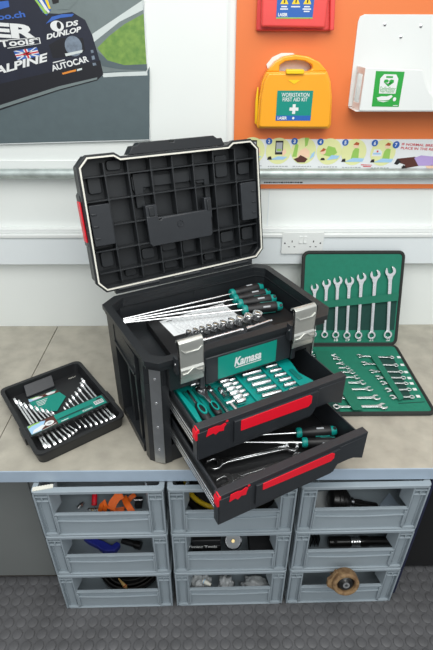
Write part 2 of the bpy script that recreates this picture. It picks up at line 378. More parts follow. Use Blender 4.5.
while x < .345:
    w = random.uniform(.004, .011); b.poly(rect(x, x+w, 1.348, 1.353), 'ink_black', lambda u, v: f(u, v, 1)); x += w+.002
b.build('poster_sheet', t)

# ---- yellow first aid kit
t = thing('first_aid_kit', 'yellow workstation first aid kit with a carrying handle, hung on the orange board', 'first aid kit', Matrix())
def kp(x, y): pass
OUT = [(0.1632,1.549), (0.1589,1.557), (0.1632,1.644), (0.1704,1.694), (0.1838,1.722), (0.209,1.75), (0.2348,1.765), (0.2743,1.771), (0.3147,1.766), (0.3533,1.75), (0.3817,1.724), (0.3974,1.694), (0.4081,1.645), (0.4156,1.561), (0.4104,1.548)]
HOLE = [(0.2251,1.742), (0.2424,1.752), (0.2756,1.756), (0.306,1.753), (0.3292,1.743), (0.3339,1.731), (0.3192,1.722), (0.3068,1.731), (0.2542,1.73), (0.2445,1.725), (0.2306,1.73)]
cx = sum(q[0] for q in OUT)/len(OUT); cz = sum(q[1] for q in OUT)/len(OUT)
b = Mb()
zh = OUT[4][1]
low = OUT[:5] + OUT[10:]
shr = lambda P, s: [(cx+(x-cx)*s, cz-.02+(z-cz+.02)*s) for x, z in P]
b.prism(low, YB-.05, YB-.0066, 'kit_yellow', 'y')
b.prism(shr(low, .94), YB-.062, YB-.0501, 'kit_yellow', 'y', top=shr(low, .97))
b.prism([OUT[4], OUT[5], OUT[6], OUT[7], OUT[8], OUT[9], OUT[10], (HOLE[6][0], zh), HOLE[5], HOLE[4], HOLE[3], HOLE[2], HOLE[1], HOLE[0], (HOLE[0][0], zh)], YB-.05, YB-.0066, 'kit_yellow', 'y')
b.build('case', t, bev=.005, seg=3)
b = Mb(); q0 = (0.2447,1.73); q1 = (0.303,1.716)
b.prism(rect(q0[0], q1[0], q1[1], q0[1]), YB-.07, YB-.045, 'kit_yellow_bright', 'y'); b.build('catch', t, bev=.003)
b = Mb(); b.prism([(0.1576,1.675), (0.1611,1.675), (0.1639,1.557), (0.1538,1.561), (0.1527,1.632)], YB-.03, YB-.012, 'kit_yellow_bright', 'y'); b.build('hinge', t, bev=.002)
f = wallplane(YB-.0625); b = Mb()
x0, z0 = (0.221,1.576); x1, z1 = (0.34,1.668)
b.poly(rect(x0, x1, z0, z1), 'ink_teal', lambda u, v: f(u, v, 1)); b.poly(rect(x0, x1, z0, z0+.016), 'ink_blue', lambda u, v: f(u, v, 1.5))
w = x1-x0
b.text('WORKSTATION', (x0+.12*w, z1-.018), (x1-.1*w, z1-.018), .0115, 'ink_white', f, bold=.012, layer=2)
b.text('FIRST AID KIT', (x0+.16*w, z1-.032), (x1-.14*w, z1-.032), .0115, 'ink_white', f, bold=.012, layer=2)
mx = (x0+x1)/2; mz = z0+.036; 
b.poly(rect(mx-.005, mx+.005, mz-.015, mz+.015), 'ink_white', lambda u, v: f(u, v, 2)); b.poly(rect(mx-.015, mx+.015, mz-.005, mz+.005), 'ink_white', lambda u, v: f(u, v, 2.1))
b.text('LASER', (x0+.05*w, z0+.004), (x0+.32*w, z0+.004), .009, 'ink_white', f, bold=.04, layer=3)
b.poly(circ(mx, z0+.008, .004, 12), 'ink_white', lambda u, v: f(u, v, 3))
b.build('label_sticker', t)
b = Mb()
b.prism([(0.2537,1.699), (0.2931,1.699), (0.2745,1.687)], YB-.0635, YB-.061, 'kit_yellow_bright', 'y')
b.build('arrow_emblem', t)
# white wall bracket behind the kit
t = thing('kit_bracket', 'white curved bracket showing behind the handle of the yellow first aid kit', 'bracket', Matrix())
b = Mb(); b.prism([(0.1942,1.718), (0.1861,1.741), (0.2049,1.762), (0.2341,1.774), (0.2707,1.774), (0.3194,1.753), (0.3387,1.73), (0.3305,1.712), (0.2703,1.7)], YB-.006, YB+.0003, 'white_gloss', 'y'); b.build('bracket_plate', t, bev=.001)

# ---- red burns kit
t = thing('burns_kit', 'red plastic kit box with a blue warning label, high on the orange board', 'first aid kit', Matrix())
b = Mb()
b.prism([(0.1462,1.835), (0.1469,1.994), (0.384,1.995), (0.3912,1.836)], YB-.02, YB+.0003, 'kit_red', 'y')
b.prism([(0.1593,1.846), (0.1548,1.99), (0.3613,1.99), (0.3616,1.843)], YB-.05, YB-.02, 'kit_red', 'y')
b.build('case', t, bev=.006, seg=3)
b = Mb(); b.prism([(0.3795,1.836), (0.3624,1.992), (0.3806,1.992), (0.3939,1.838)], YB-.03, YB-.003, 'kit_red', 'y'); b.build('hinge', t, bev=.003)
f = wallplane(YB-.0502); b = Mb()
x0, z0 = (0.2039,1.868); x1, z1 = (0.3176,1.936); w = x1-x0
b.poly(rect(x0, x1, z0, z1), 'ink_blue', lambda u, v: f(u, v, 1)); b.poly(rect(x0, x1, z0, z0+.003), 'ink_leaf', lambda u, v: f(u, v, 2))
for k, (s1, s2) in enumerate(((((.018, .009), (.024, .012)), 0), (((.018, .014),), 0), (((.018, .009), (.024, .013), (.030, .009)), 0))):
    tx = x0+w*(.2+.31*k); tz = z0+.047
    b.poly([(tx-.0125, tz-.01), (tx+.0125, tz-.01), (tx, tz+.013)], 'ink_yellow', lambda u, v: f(u, v, 2)); b.poly([(tx-.002, tz-.007), (tx+.002, tz-.007), (tx+.003, tz+.004), (tx-.001, tz+.003)], 'ink_black', lambda u, v: f(u, v, 3))
    for zz, hw in s1: b.poly(rect(tx-hw, tx+hw, tz-zz, tz-zz+.0032), 'ink_white', lambda u, v: f(u, v, 2))
b.text('LASER', (x0+.05*w, z0+.006), (x0+.31*w, z0+.006), .0085, 'ink_white', f, bold=.04, layer=2)
b.build('label_sticker', t)

# ---- defibrillator wall bracket
t = thing('defibrillator_bracket', 'white metal wall bracket with a green defibrillator sign on the orange board', 'bracket', Matrix())
zb = (0.5387,1.62)[1]
b = Mb()
bl = (0.4787,1.623); tl = (0.4734,1.861); tt = (0.4849,1.881)
b.prism([(bl[0], bl[1]-.01), (.98, bl[1]-.01), (.98, tt[1]), (tt[0]+.006, tt[1]), (tl[0]+.004, tt[1]-.006), (tl[0], tt[1]-.02)], YB-.003, YB+.0003, 'white_gloss', 'y')
b.build('back_plate', t, bev=.001)
b = Mb(); YS = YB-.1
fl = (0.4926,1.612); ft = (0.4837,1.733)
z0b = fl[1]
b.box(bl[0], .98, YS, YB-.0029, z0b-.003, z0b, 'white_gloss')
b.prism([(YB-.003, z0b), (YB-.003, ft[1]+.0), (YB-.05, ft[1]+.004), (YS, ft[1]), (YS, z0b)], fl[0], fl[0]+.003, 'white_gloss', 'x') if False else None
hx = bl[0]+.012
b.ring([(YB-.003, z0b), (YB-.003, z0b+.125), (YS, z0b+.125), (YS, z0b)], [(YB-.02, z0b+.02), (YB-.02, z0b+.105), (YS+.018, z0b+.105), (YS+.018, z0b+.02)], hx, hx+.003, 'white_gloss', 'x')
b.prism([(hx, z0b), (.98, z0b), (.98, z0b+.035), ((0.7387,1.644)[0], z0b+.036), (0.7146,1.662), (0.696,1.685), (0.6822,1.708), (0.6743,1.731), (hx, z0b+.125)], YS-.003, YS, 'white_gloss', 'y')
b.build('tray', t, bev=.002)
for q in ((0.5604,1.854), (0.678,1.85), (0.6194,1.82)):
    b = Mb(); b.lathe([(.0055, 0), (.005, .002), (.002, .003)], 'chrome', align((q[0], YB-.0028, q[1]), (q[0], YB-.01, q[1])), 12); b.build('screw', t)
f = wallplane(YS-.0032); b = Mb()
G = [(0.5294,1.625), (0.6187,1.624), (0.6168,1.726), (0.5251,1.728)]
def gq(u, v): 
    p = [G[0][k]*(1-u)*(1-v)+G[1][k]*u*(1-v)+G[2][k]*u*v+G[3][k]*(1-u)*v for k in (0, 1)]; return tuple(p)
gx = lambda l: (lambda u, v: f(*gq(u, v), l))
b.poly([(0, 0), (1, 0), (1, 1), (0, 1)], 'ink_green', gx(1))
b.poly([(.2, .38), (.8, .38), (.82, .8), (.72, .92), (.3, .92), (.18, .8)], 'ink_white', gx(2)); b.poly([(.38, .82), (.62, .82), (.62, .87), (.38, .87)], 'ink_green', gx(3))
b.poly([(.5, .58), (.68, .7), (.66, .77), (.57, .78), (.5, .74), (.43, .78), (.34, .77), (.32, .7)], 'ink_green', gx(3)); b.poly([(.36, .69), (.46, .69), (.5, .74), (.53, .66), (.64, .7), (.53, .69), (.49, .65), (.45, .67)], 'ink_white', gx(4))
b.text('Defibrillator', gq(.22, .47), gq(.78, .47), .011, 'ink_green', lambda u, v, l: f(u, v, l), layer=3); b.text('Heart Restarter', gq(.24, .41), gq(.76, .41), .007, 'ink_green', f, layer=3)
b.poly([(.14, .26), (.3, .3), (.5, .3), (.66, .34), (.72, .3), (.6, .2), (.4, .18), (.2, .18)], 'ink_white', gx(2)); b.poly(circ(.8, .22, .06, 14), 'ink_white', gx(2)); b.poly([(.16, .17), (.4, .13), (.62, .17), (.4, .16)], 'ink_white', gx(2))
b.poly([(.78, .03), (.95, .03), (.95, .05), (.78, .05)], 'ink_white', gx(2))
b.build('sign_plate', t)

# ---- double power socket in the trunking
yS = YW-.0401
sx0, sz1 = (0.28,1.165); sx1, sz0 = (0.4713,1.05)
t = thing('power_socket', 'white double power socket set in the trunking above the green wallet', 'socket', Matrix())
sz0 = sz1-.088; sx1 = sx0+.165
b = Mb(); b.prism(rrect(sx0, sx1, sz0, sz1, .006), yS-.009, yS, 'white_gloss', 'y')
for cxk in (sx0+.04, sx1-.04):
    b.prism(rect(cxk-.002, cxk+.002, sz1-.04, sz1-.032), yS-.0094, yS-.0088, 'ink_black', 'y')
    for s in (-1, 1): b.prism(rect(cxk+s*.011-.0032, cxk+s*.011+.0032, sz1-.06, sz1-.0565), yS-.0094, yS-.0088, 'ink_black', 'y')
for cxk in (sx0+.012, sx1-.012): b.prism(circ(cxk, sz1-.043, .0035, 12), yS-.0096, yS-.0088, 'dark_chrome', 'y')
b.build('face_plate', t, bev=.0015)
for s in (-1, 1):
    b = Mb(); m = (sx0+sx1)/2+s*.0088; b.prism([(yS-.0085, sz1-.014), (yS-.0125, sz1-.014), (yS-.0105, sz1-.028), (yS-.0135, sz1-.042), (yS-.0085, sz1-.042)], m-.0062, m+.0062, 'white_gloss', 'x'); b.build('switch', t, bev=.0008)

# ------------------------------------------------------------------ workbench
XS = -.69
for nm, x0, x1, lab in (('worktop', -2.2, XS-.0015, 'grey worktop section beyond the seam, beside the spanner tray'), ('worktop', XS+.0015, 1.9, 'grey mottled worktop under the toolbox with a blue grey front edge')):
    t = thing(nm, lab, 'worktop', Matrix.Translation((0, 0, ZT)))
    b = Mb(); b.box(x0, x1, YF+.004, YW-.0005, -.04, 0, 'worktop'); b.build('slab', t, bev=.001)
    b = Mb(); b.box(x0, x1, YF, YF+.004, -.046, .0006, 'lip_grey'); b.box(x0, x1, YF+.0041, YF+.05, -.046, -.0402, 'lip_grey'); b.build('edging', t, bev=.001)
# under bench: steel cabinet and dark side panels
t = thing('steel_cabinet', 'dark grey steel cabinet under the worktop beside the crates', 'cabinet', Matrix.Translation((0, 0, 0)))
b = Mb(); b.box(-1.25, -.592, 1.056, 1.62, .02, .655, 'cabinet_steel'); b.build('carcass', t, bev=.003)
b = Mb()
for x in (-1.24, -.92): b.box(x, x+.31, 1.05, 1.0559, .03, .65, 'cabinet_steel')
b.build('door', t, bev=.002)
b = Mb(); b.box(-1.25, -.592, 1.064, 1.6, 0, .0199, 'plinth_brown'); b.build('plinth', t)
t = thing('bench_frame', 'dark support panels carrying the worktop from behind the crates', 'bench frame', Matrix())
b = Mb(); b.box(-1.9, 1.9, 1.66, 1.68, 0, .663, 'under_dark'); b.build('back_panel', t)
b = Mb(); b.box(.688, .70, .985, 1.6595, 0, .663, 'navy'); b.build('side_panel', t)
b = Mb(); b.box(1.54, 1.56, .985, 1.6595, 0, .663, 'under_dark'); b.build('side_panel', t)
t = thing('gap_filler_box', 'black box added to darken the gap under the worktop beyond the crates', 'cabinet', Matrix.Translation((.74, 1.085, 0)))  # added black box for the under-bench shade, its door and plinth invented
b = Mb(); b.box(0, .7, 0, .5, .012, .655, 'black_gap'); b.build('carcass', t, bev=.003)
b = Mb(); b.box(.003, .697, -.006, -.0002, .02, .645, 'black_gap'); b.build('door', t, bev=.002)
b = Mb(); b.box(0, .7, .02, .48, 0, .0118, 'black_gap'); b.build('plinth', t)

# ------------------------------------------------------------------ crates
CW, CD, CH = .4, .6, .2205
def make_crate(M, label):
    t = thing('storage_crate', label, 'crate', M, 'open fronted grey storage crates under the bench')
    b = Mb(); m = 'crate_grey'
    b.box(.012, CW-.012, .02, CD-.006, .006, .011, m)                       # floor
    b.box(.006, .012, .05, CD-.006, .006, CH-.02, m); b.box(CW-.012, CW-.006, .05, CD-.006, .006, CH-.02, m)
    b.box(.006, CW-.006, CD-.012, CD-.006, .006, CH-.02, m)
    O_ = rrect(0, CW, 0, CD, .012, 3); I_ = rrect(.016, CW-.016, .02, CD-.016, .008, 3)
    b.ring(O_, I_, CH-.0132, CH-.001, m)
    b.ring(rrect(.004, CW-.004, .004, CD-.004, .012, 3), rrect(.03, CW-.03, .03, CD-.03, .008, 3), 0.0003, .006, m)
    for k in range(5):
        y = .1+.1*k
        for x in (.001, CW-.006): b.box(x, x+.005, y, y+.012, .013, CH-.03, m)
    b.build('body', t, bev=.0015)
    for s in (0, 1):
        X = lambda x: x if s == 0 else CW-x
        def bx(b, x0, x1, *r): b.box(min(X(x0), X(x1)), max(X(x0), X(x1)), *r)
        b = Mb(); zt = CH-.0134
        bx(b, .003, .051, .013, .019, .0064, zt, m)
        bx(b, .003, .0085, .002, .0129, .0064, zt, m); bx(b, .0465, .051, .004, .0129, .0064, zt, m)
        for z in (CH-.03, CH-.05): bx(b, .0086, .0464, .003, .0129, z, z+.005, m)
        bx(b, .026, .030, .003, .0129, CH-.045, CH-.0302, m)
        bx(b, .014, .0165, .010, .0129, .0064, CH-.05, m); bx(b, .039, .0415, .010, .0129, .0064, CH-.05, m)
        bx(b, .0086, .0464, .004, .0129, .0064, .012, m)
        P4 = [(X(.0512), .004), (X(.064), .05), (X(.060), .05), (X(.0512), .02)]
        b.prism(P4, .109, zt, m)
        b.build('corner_post', t, bev=.0008)
    b = Mb(); x0, x1 = .0514, CW-.0514
    b.box(x0, x1, .010, .0135, .0064, .102, m)
    b.box(x0, x1, .003, .0135, .1022, .108, m)                              # top lip
    n = 10
    pts = [(x0+(x1-x0)*k/n, .078-.006*math.sin(PI*k/n)) for k in range(n+1)]
    b.prism(pts+[(x, z-.0045) for x, z in reversed(pts)], .004, .0099, m, 'y')     # bowed rib
    b.box(.19, .22, .0015, .0029, .104, .108, m)
    for x in (x0, x1-.006): b.box(x, x+.006, .003, .0099, .02, .095, m)
    b.build('front_panel', t, bev=.0008)
    return t
cy = .0126
def crate_M(i, k):
    s = .0045 + i*.409
    return Matrix.Translation((-.5504+s*math.cos(cy), .9345+s*math.sin(cy), k*CH)) @ Matrix.Rotation(cy, 4, 'Z')
clab = {(0, 2): 'grey crate of orange straps, topmost of the stack beside the steel cabinet', (0, 1): 'grey crate with a blue plastic piece, middle of the stack beside the steel cabinet', (0, 0): 'grey crate with a dark disc and wooden wedge, lowest beside the steel cabinet',
        (1, 2): 'grey crate with a yellow and black hose, topmost of the middle stack', (1, 1): 'grey crate holding the black tool box case, middle of the middle stack', (1, 0): 'grey crate full of clear plastic bags, lowest of the middle stack',
        (2, 2): 'grey crate holding a drive shaft joint, topmost of the stack by the dark gap', (2, 1): 'grey crate with a steel collared shaft, middle of the stack by the dark gap', (2, 0): 'grey crate with the rusty bush sticking out, lowest by the dark gap'}
first = None
for (i, k), lab in clab.items():
    if first is None: first = make_crate(crate_M(i, k), lab)
    else: dup(first, crate_M(i, k), lab)
def ci(i, k, x, y, z=.0115): return crate_M(i, k) @ Matrix.Translation((x, y, z))

# contents ---------------------------------------------------------
# top crate by the cabinet: orange straps, red tube, fitting
V3 = lambda *q: [Vector(p) for p in q]
def strap(label, pts, w=.03):
    b = Mb(); i = b.mi('orange_nylon'); rows = []
    P = V3(*pts)
    for k, c in enumerate(P):
        tdir = (P[min(k+1, len(P)-1)]-P[max(k-1, 0)]).normalized(); sd = tdir.cross(Vector((0, .6, -.8))).normalized()*(w/2); nn = sd.cross(tdir).normalized()*.002
        rows.append([b.bm.verts.new(c+sd+nn), b.bm.verts.new(c-sd+nn), b.bm.verts.new(c-sd-nn), b.bm.verts.new(c+sd-nn)])
    for p, q in zip(rows, rows[1:]):
        for j in range(4): b.face([p[j], p[(j+1) % 4], q[(j+1) % 4], q[j]], i, True)
    b.face(rows[0][::-1], i); b.face(rows[-1], i)
    tag(b.build('ratchet_strap', ang=50), label, 'strap', 'orange straps in the crate beside the cabinet')
strap('orange strap looped upright beside the red tube in the top crate', [(-0.3753,1.009,0.471), (-0.367,1.011,0.501), (-0.357,1.017,0.511), (-0.3521,1.007,0.501), (-0.3602,1.009,0.473)], .014)
strap('broad orange strap slanting up in the middle of the top crate', [(-0.3363,1.005,0.486), (-0.3304,1.019,0.501), (-0.317,1.035,0.511), (-0.3011,1.042,0.516)], .028)
strap('orange strap dropping to the crate lip with a pointed end', [(-0.2986,1.046,0.496), (-0.2855,1.018,0.501), (-0.2708,0.9969,0.501), (-0.2624,0.9894,0.491)], .02)
strap('flat orange strap lying low across the top crate', [(-0.3414,1.011,0.465), (-0.3219,1.021,0.461), (-0.2967,1.024,0.465)], .014)
strap('orange strap end poking up at the far end of the top crate', [(-0.288,1.049,0.471), (-0.2778,1.056,0.481), (-0.2658,1.068,0.481)], .016)
p, q = V3((-0.3996,1.032,0.471), (-0.4024,1.072,0.496))
t = thing('red_tube', 'red cylindrical tube leaning among the orange straps', 'tube', align(p, q))
b = Mb(); b.lathe([(.007, 0), (.0092, .002), (.0092, .052), (.008, .054)], 'red_plastic', None, 18); b.build('tube_body', t); b = Mb(); b.lathe([(.0096, .006), (.0096, .010)], 'ink_red', None, 18); b.build('collar', t)
p, q = V3((-0.4561,1.027,0.463), (-0.4417,1.047,0.465))
t = thing('pipe_fitting', 'small chrome fitting lying by the red tube in the crate', 'fitting', align(p, q))
b = Mb(); b.lathe([(.006, 0), (.006, .012)], 'chrome', None, 14); b.lathe([(.008, .012), (.008, .02)], 'chrome', None, 6); b.lathe([(.005, .02), (.005, .028)], 'dark_chrome', None, 12); b.build('fitting_body', t)
p, = V3((-0.2517,1.047,0.4528))
t = thing('ratchet_buckle', 'dark metal ratchet buckle lying between the orange straps', 'buckle', Matrix.Translation(p))
b = Mb(); b.box(-.012, .012, -.016, .02, 0, .02, 'under_dark'); b.build('frame', t, bev=.003); b = Mb(); b.rod((-.014, .0, .026), (.014, .0, .026), .0055, 'dark_chrome'); b.build('spindle', t)
p, = V3((-0.4155,1.028,0.4528))
t = thing('chain_piece', 'short dark chain piece lying in front of the red tube', 'chain', Matrix.Translation(p))
for k in range(6):
    b = Mb(); b.tube([(.006*math.cos(a*PI/5)+.0085*k, .004*math.sin(a*PI/5), .005) for a in range(10)], .0016, 'brass' if k % 3 == 1 else 'dark_chrome', 6, True); b.build('link', t)
# white ribbed strip on top of crates
t = thing('ribbed_strip', 'white ribbed plastic strip lying on top of the crate beside the cabinet', 'strip', crate_M(0, 2) @ Matrix.Translation((.006, .004, CH-.0008)) @ Matrix.Rotation(.2, 4, 'Z'))
b = Mb(); b.box(0, .06, .0, .014, .0, .002, 'seal_white'); b.build('strip_base', t)
b = Mb()
for k in range(7): b.box(.003+k*.008, .007+k*.008, .0, .014, .0021, .0034, 'seal_white')
b.build('ribs', t)
# middle crate by the cabinet
BL = [(-0.4763,1.06,0.2505), (-0.4395,1.06,0.2505), (-0.3964,1.045,0.2505), (-0.364,1.027,0.2505), (-0.3486,1.043,0.2505), (-0.3342,1.033,0.2505), (-0.3495,1.006,0.2505), (-0.3889,1.006,0.2505), (-0.4179,1.026,0.2505), (-0.4544,1.044,0.2505)]
zb = BL[0][2]
b = Mb(); b.prism([(x, y) for x, y, z in BL], zb-.018, zb+.006, 'blue_plastic'); tag(b.build('plastic_clip', bev=.003), 'bent blue plastic clip in the middle crate beside the cabinet', 'clip')
p, q = V3((-0.3317,1.05,0.2485), (-0.2594,1.028,0.2485))
t = thing('hand_torch', 'black hand torch lying beside the blue plastic clip', 'torch', align(p, q)); TL = (q-p).length
b = Mb(); b.lathe([(.009, 0), (.011, .004), (.011, TL*.6)], 'black_deep', None, 18); b.build('barrel', t); b = Mb(); b.lathe([(.011, TL*.6), (.015, TL*.75), (.015, TL)], 'oily_black', None, 18); b.build('head', t)
# lowest crate by the cabinet
t = thing('cable_reel', 'dark flat reel lying in the lowest crate beside the cabinet', 'reel', ci(0, 0, .225, .17, .03))
b = Mb(); b.lathe([(.02, 0), (.130, .0), (.130, .012), (.1, .016), (.02, .016)], 'oily_black', None, 40); b.lathe([(.02, -.018), (.06, -.018), (.06, -.001), (.02, -.001)], 'oily_black', None, 24); b.build('disc', t); b = Mb()
for r in (.118, .104, .088): b.lathe([(r, .0145), (r+.002, .019), (r+.005, .0145)], 'dirt', None, 40)
b.build('grooves', t)
p, q = V3((-0.3249,0.9794,0.062), (-0.359,1.016,0.062))
t = thing('wooden_wedge', 'pale wooden wedge lying on the dark reel in the crate', 'wedge', align(p, q))
b = Mb(); TL = (q-p).length; b.prism([(-.006, -.012), (.006, -.012), (.006, .010), (-.006, .010)], 0, TL, 'wood', top=[(-.002, -.003), (.002, -.003), (.002, .003), (-.002, .003)]); b.build('wedge_block', t, bev=.001); b = Mb(); b.prism([(-.0062, -.0122), (.0062, -.0122), (.0062, .0102), (-.0062, .0102)], .001, .006, 'ink_rust'); b.build('worn_end', t)
# top of middle stack: hose coil
t = thing('hose_coil', 'coiled black and yellow hose inside the top middle crate', 'hose', ci(1, 2, .2, .188, .034))
el = lambda rx, ry, z: [(rx*math.cos(k*PI/24), ry*math.sin(k*PI/24), z) for k in range(48)]
b = Mb(); b.tube(el(.155, .132, .012), .0085, 'hose_yellow', 12, True); b.build('yellow_hose', t)
b = Mb(); b.tube(el(.170, .146, -.006), .0115, 'oily_black', 12, True); b.build('black_hose', t)
b = Mb(); b.prism([(x, y) for x, y, z in el(.140, .118, 0)], -.008, .008, 'under_dark'); b.build('hub_plate', t)
# middle of the middle stack
cl = (-0.0847,0.314); cr = (0.0154,0.302); ct = (-0.0767,0.3538)
t = thing('tool_case', 'flat black case with white lettering inside the middle crate', 'case', ci(1, 1, .0665, .0355))
yy = .97; zt = ct[1]-.2205-.0115
b = Mb(); b.box(.0, .1, 0, .2, 0, zt-.03, 'black_deep'); b.build('case_body', t, bev=.002); b = Mb(); b.box(.0, .1, 0, .2, zt-.0298, zt, 'black_deep'); b.build('case_lid', t, bev=.003)
inv = ci(1, 1, .0665, .0355).inverted(); a0 = inv @ Vector((cl[0], yy, cl[1])); a1 = inv @ Vector((cr[0], yy, cr[1]))
f = lambda u, v, l: (u, -.0004*l, v); b = Mb(); b.text('Timing Tools', (a0.x, a0.z), (a1.x, a0.z), .0125, 'ink_white', f, bold=.02, layer=1); b.build('lettering', t)
p, = V3((0.0586,1.013,0.2955))
t = thing('pressure_gauge', 'round glass dial gauge with a brass stem beside the lettered case', 'gauge', Matrix.Translation((p.x+.014, p.y+.004, p.z)) @ Matrix.Rotation(.75, 4, 'X'))
b = Mb(); b.lathe([(.004, 0), (.028, 0), (.031, .004), (.031, .016), (.027, .018), (.026, .013), (.004, .013)], 'dark_chrome', None, 28); b.build('dial_case', t); b = Mb(); b.lathe([(.0255, .0132), (.0255, .0136)], 'paper_grey', None, 24); b.lathe([(.007, .0138), (.006, .022)], 'brass', None, 12); b.build('dial_face', t)
b = Mb(); b.lathe([(.012, -.05), (.012, -.0005)], 'black_deep', None, 16); b.build('stand', t)
t = thing('dark_filler', 'plain dark filler box lying beside the dial gauge in the middle crate', 'box', ci(1, 1, .268, .03))  # filler box added to keep this end of the crate dark
b = Mb(); b.box(0, .112, 0, .2, 0, .05, 'under_dark'); b.build('case_body', t, bev=.003); b = Mb(); b.box(0, .112, 0, .2, .0502, .062, 'under_dark'); b.build('lid', t, bev=.003)
# lowest of the middle: plastic bags
def bag(c, sx, sy, sz, lab, seed):
    b = Mb(); bmesh.ops.create_icosphere(b.bm, subdivisions=4, radius=1); b.mi('clear_bag'); c = Vector(c)
    from mathutils import noise
    for v in b.bm.verts:
        n = noise.noise(v.co*2.3+Vector((seed, 0, 0)))*.35 + noise.noise(v.co*6+Vector((seed, 3, 0)))*.25
        v.co *= 1+n; v.co.x *= sx; v.co.y = max(min(v.co.y*sy, .045), -(c.y-.9565)); v.co.z = max(v.co.z*sz, -(c.z-.0125))
    tag(b.build('plastic_bag', M=Matrix.Translation(c), ang=180), lab, 'bag', 'clear plastic bags in the lowest middle crate')
bag((-0.0485,1.009,0.045), .038, .034, .034, 'crumpled clear plastic bag under the lettered case in the lowest crate', 3)
bag((0.0509,1.003,0.04), .028, .032, .028, 'flattened clear plastic bag in the centre of the lowest middle crate', 5)
bag((0.1658,1.001,0.035), .05, .032, .024, 'long crumpled clear plastic bag at the far end of the lowest middle crate', 9)
p, q = V3((-0.036,0.9856,0.096), (-0.0062,0.9697,0.094))
t = thing('bag_nozzle', 'white nozzle lying on the crumpled plastic bag', 'nozzle', align(p, q))
b = Mb(); TL = (q-p).length; b.lathe([(.009, 0), (.008, TL*.6), (.005, TL)], 'seal_white', None, 14); b.build('nozzle_body', t); b = Mb(); b.lathe([(.0095, .004), (.0095, .007)], 'ink_sky', None, 14); b.build('collar', t)
t = thing('dark_filler', 'plain dark filler box standing behind the clear plastic bags', 'box', ci(1, 0, .03, .15))  # dark filler added behind the bags
b = Mb(); b.box(0, .34, 0, .2, 0, .03, 'under_dark'); b.build('case_body', t, bev=.003); b = Mb(); b.box(0, .34, 0, .2, .0302, .04, 'under_dark'); b.build('lid', t, bev=.003)
# top of the far stack: CV joint
p, q = V3((0.4324,1.026,0.497), (0.5576,1.023,0.471))
t = thing('drive_joint', 'black drive shaft joint with a splined stub in the top crate by the dark gap', 'car part', Matrix.Translation(p))
A = align((0, 0, 0), q-p); LL = (q-p).length
b = Mb(); b.lathe([(.022, -.042), (.033, -.036), (.0385, -.02), (.0395, 0), (.036, .014), (.026, .024), (.018, .03)], 'oily_black', A, 28); b.build('joint_housing', t)
b = Mb()
for r, x in ((.040, -.018), (.041, -.004), (.0395, .009)): b.lathe([(r-.002, x-.003), (r, x), (r-.002, x+.003)], 'oily_black', A, 28)
b.build('boot', t)
b = Mb(); b.lathe([(.011, .028), (.012, LL*.55), (.0095, LL*.6), (.0095, LL*.96), (.007, LL)], 'oily_black', A, 28, lobes=14, depth=.12); b.build('splined_shaft', t)
b = Mb(); b.lathe([(.0155, .032), (.0155, .04), (.012, .042)], 'dark_chrome', A, 20); b.build('clamp_ring', t, label='bright clamp ring')
CP = [(0.3553,1.093,0.4526), (0.4061,1.099,0.4526), (0.4642,1.06,0.4526), (0.4957,1.022,0.4526), (0.3519,1.019,0.4526)]
b = Mb(); b.prism([(x, y) for x, y, z in CP], CP[0][2], CP[0][2]+.0012, 'paper'); tag(b.build('card_sheet'), 'white card lying under the drive shaft joint', 'card')
CP = [(0.5714,1.035,0.4526), (0.6231,1.088,0.4526), (0.6401,1.034,0.4526)]
t = thing('grey_bracket', 'triangular blue grey bracket lying beyond the splined stub in the top crate', 'bracket', Matrix())
b = Mb(); b.prism([(x, y) for x, y, z in CP], CP[0][2], CP[0][2]+.004, 'lip_grey'); b.build('web', t, bev=.001)
x0, y0, z0 = CP[0]; x1, y1, _ = CP[2]
b = Mb(); b.box(x0, x1, min(y0, y1)-.006, min(y0, y1)-.002, z0, z0+.012, 'lip_grey'); b.build('flange', t, bev=.001)
# middle of the far stack
p, q = V3((0.4213,1.034,0.253), (0.6566,1.037,0.253))
t = thing('drive_shaft', 'dark shaft with a bright steel collar lying in the middle crate by the dark gap', 'car part', Matrix.Translation(p))
A = align((0, 0, 0), q-p); LL = (q-p).length
b = Mb(); b.lathe([(.015, 0), (.019, .003), (.019, LL*.33), (.015, LL*.335)], 'oily_black', A, 24); b.lathe([(.0195, LL*.5), (.0195, LL*.62), (.0165, LL*.64), (.0165, LL*.97), (.006, LL)], 'oily_black', A, 24); b.build('shaft_body', t)
b = Mb()
for k in range(4): b.lathe([(.015, LL*(.337+.04*k)), (.02, LL*(.345+.04*k)), (.02, LL*(.366+.04*k)), (.015, LL*(.374+.04*k))], 'chrome', A, 24)
b.build('collar', t, label='bright steel collar')
b = Mb(); b.lathe([(.006, .0), (.006, .003)], 'black_gap', align((LL*.1, -.009, .0165), (LL*.1, -.02, .036)), 14); b.build('bolt_hole', t)
p, = V3((0.3567,1.028,0.2323))
t = thing('plate_pack', 'stack of thin dark plates beside the steel collared shaft', 'car part', Matrix.Translation(p))
for k in range(5):
    b = Mb(); b.prism([(0, 0), (.036, .0), (.036, .03), (.012, .034)], 0, .0022, 'dark_chrome' if k % 2 else 'oily_black', 'x'); o = b.build('plate', t); o.location = (k*.007, 0, 0); o.rotation_euler = (0, .2, 0)
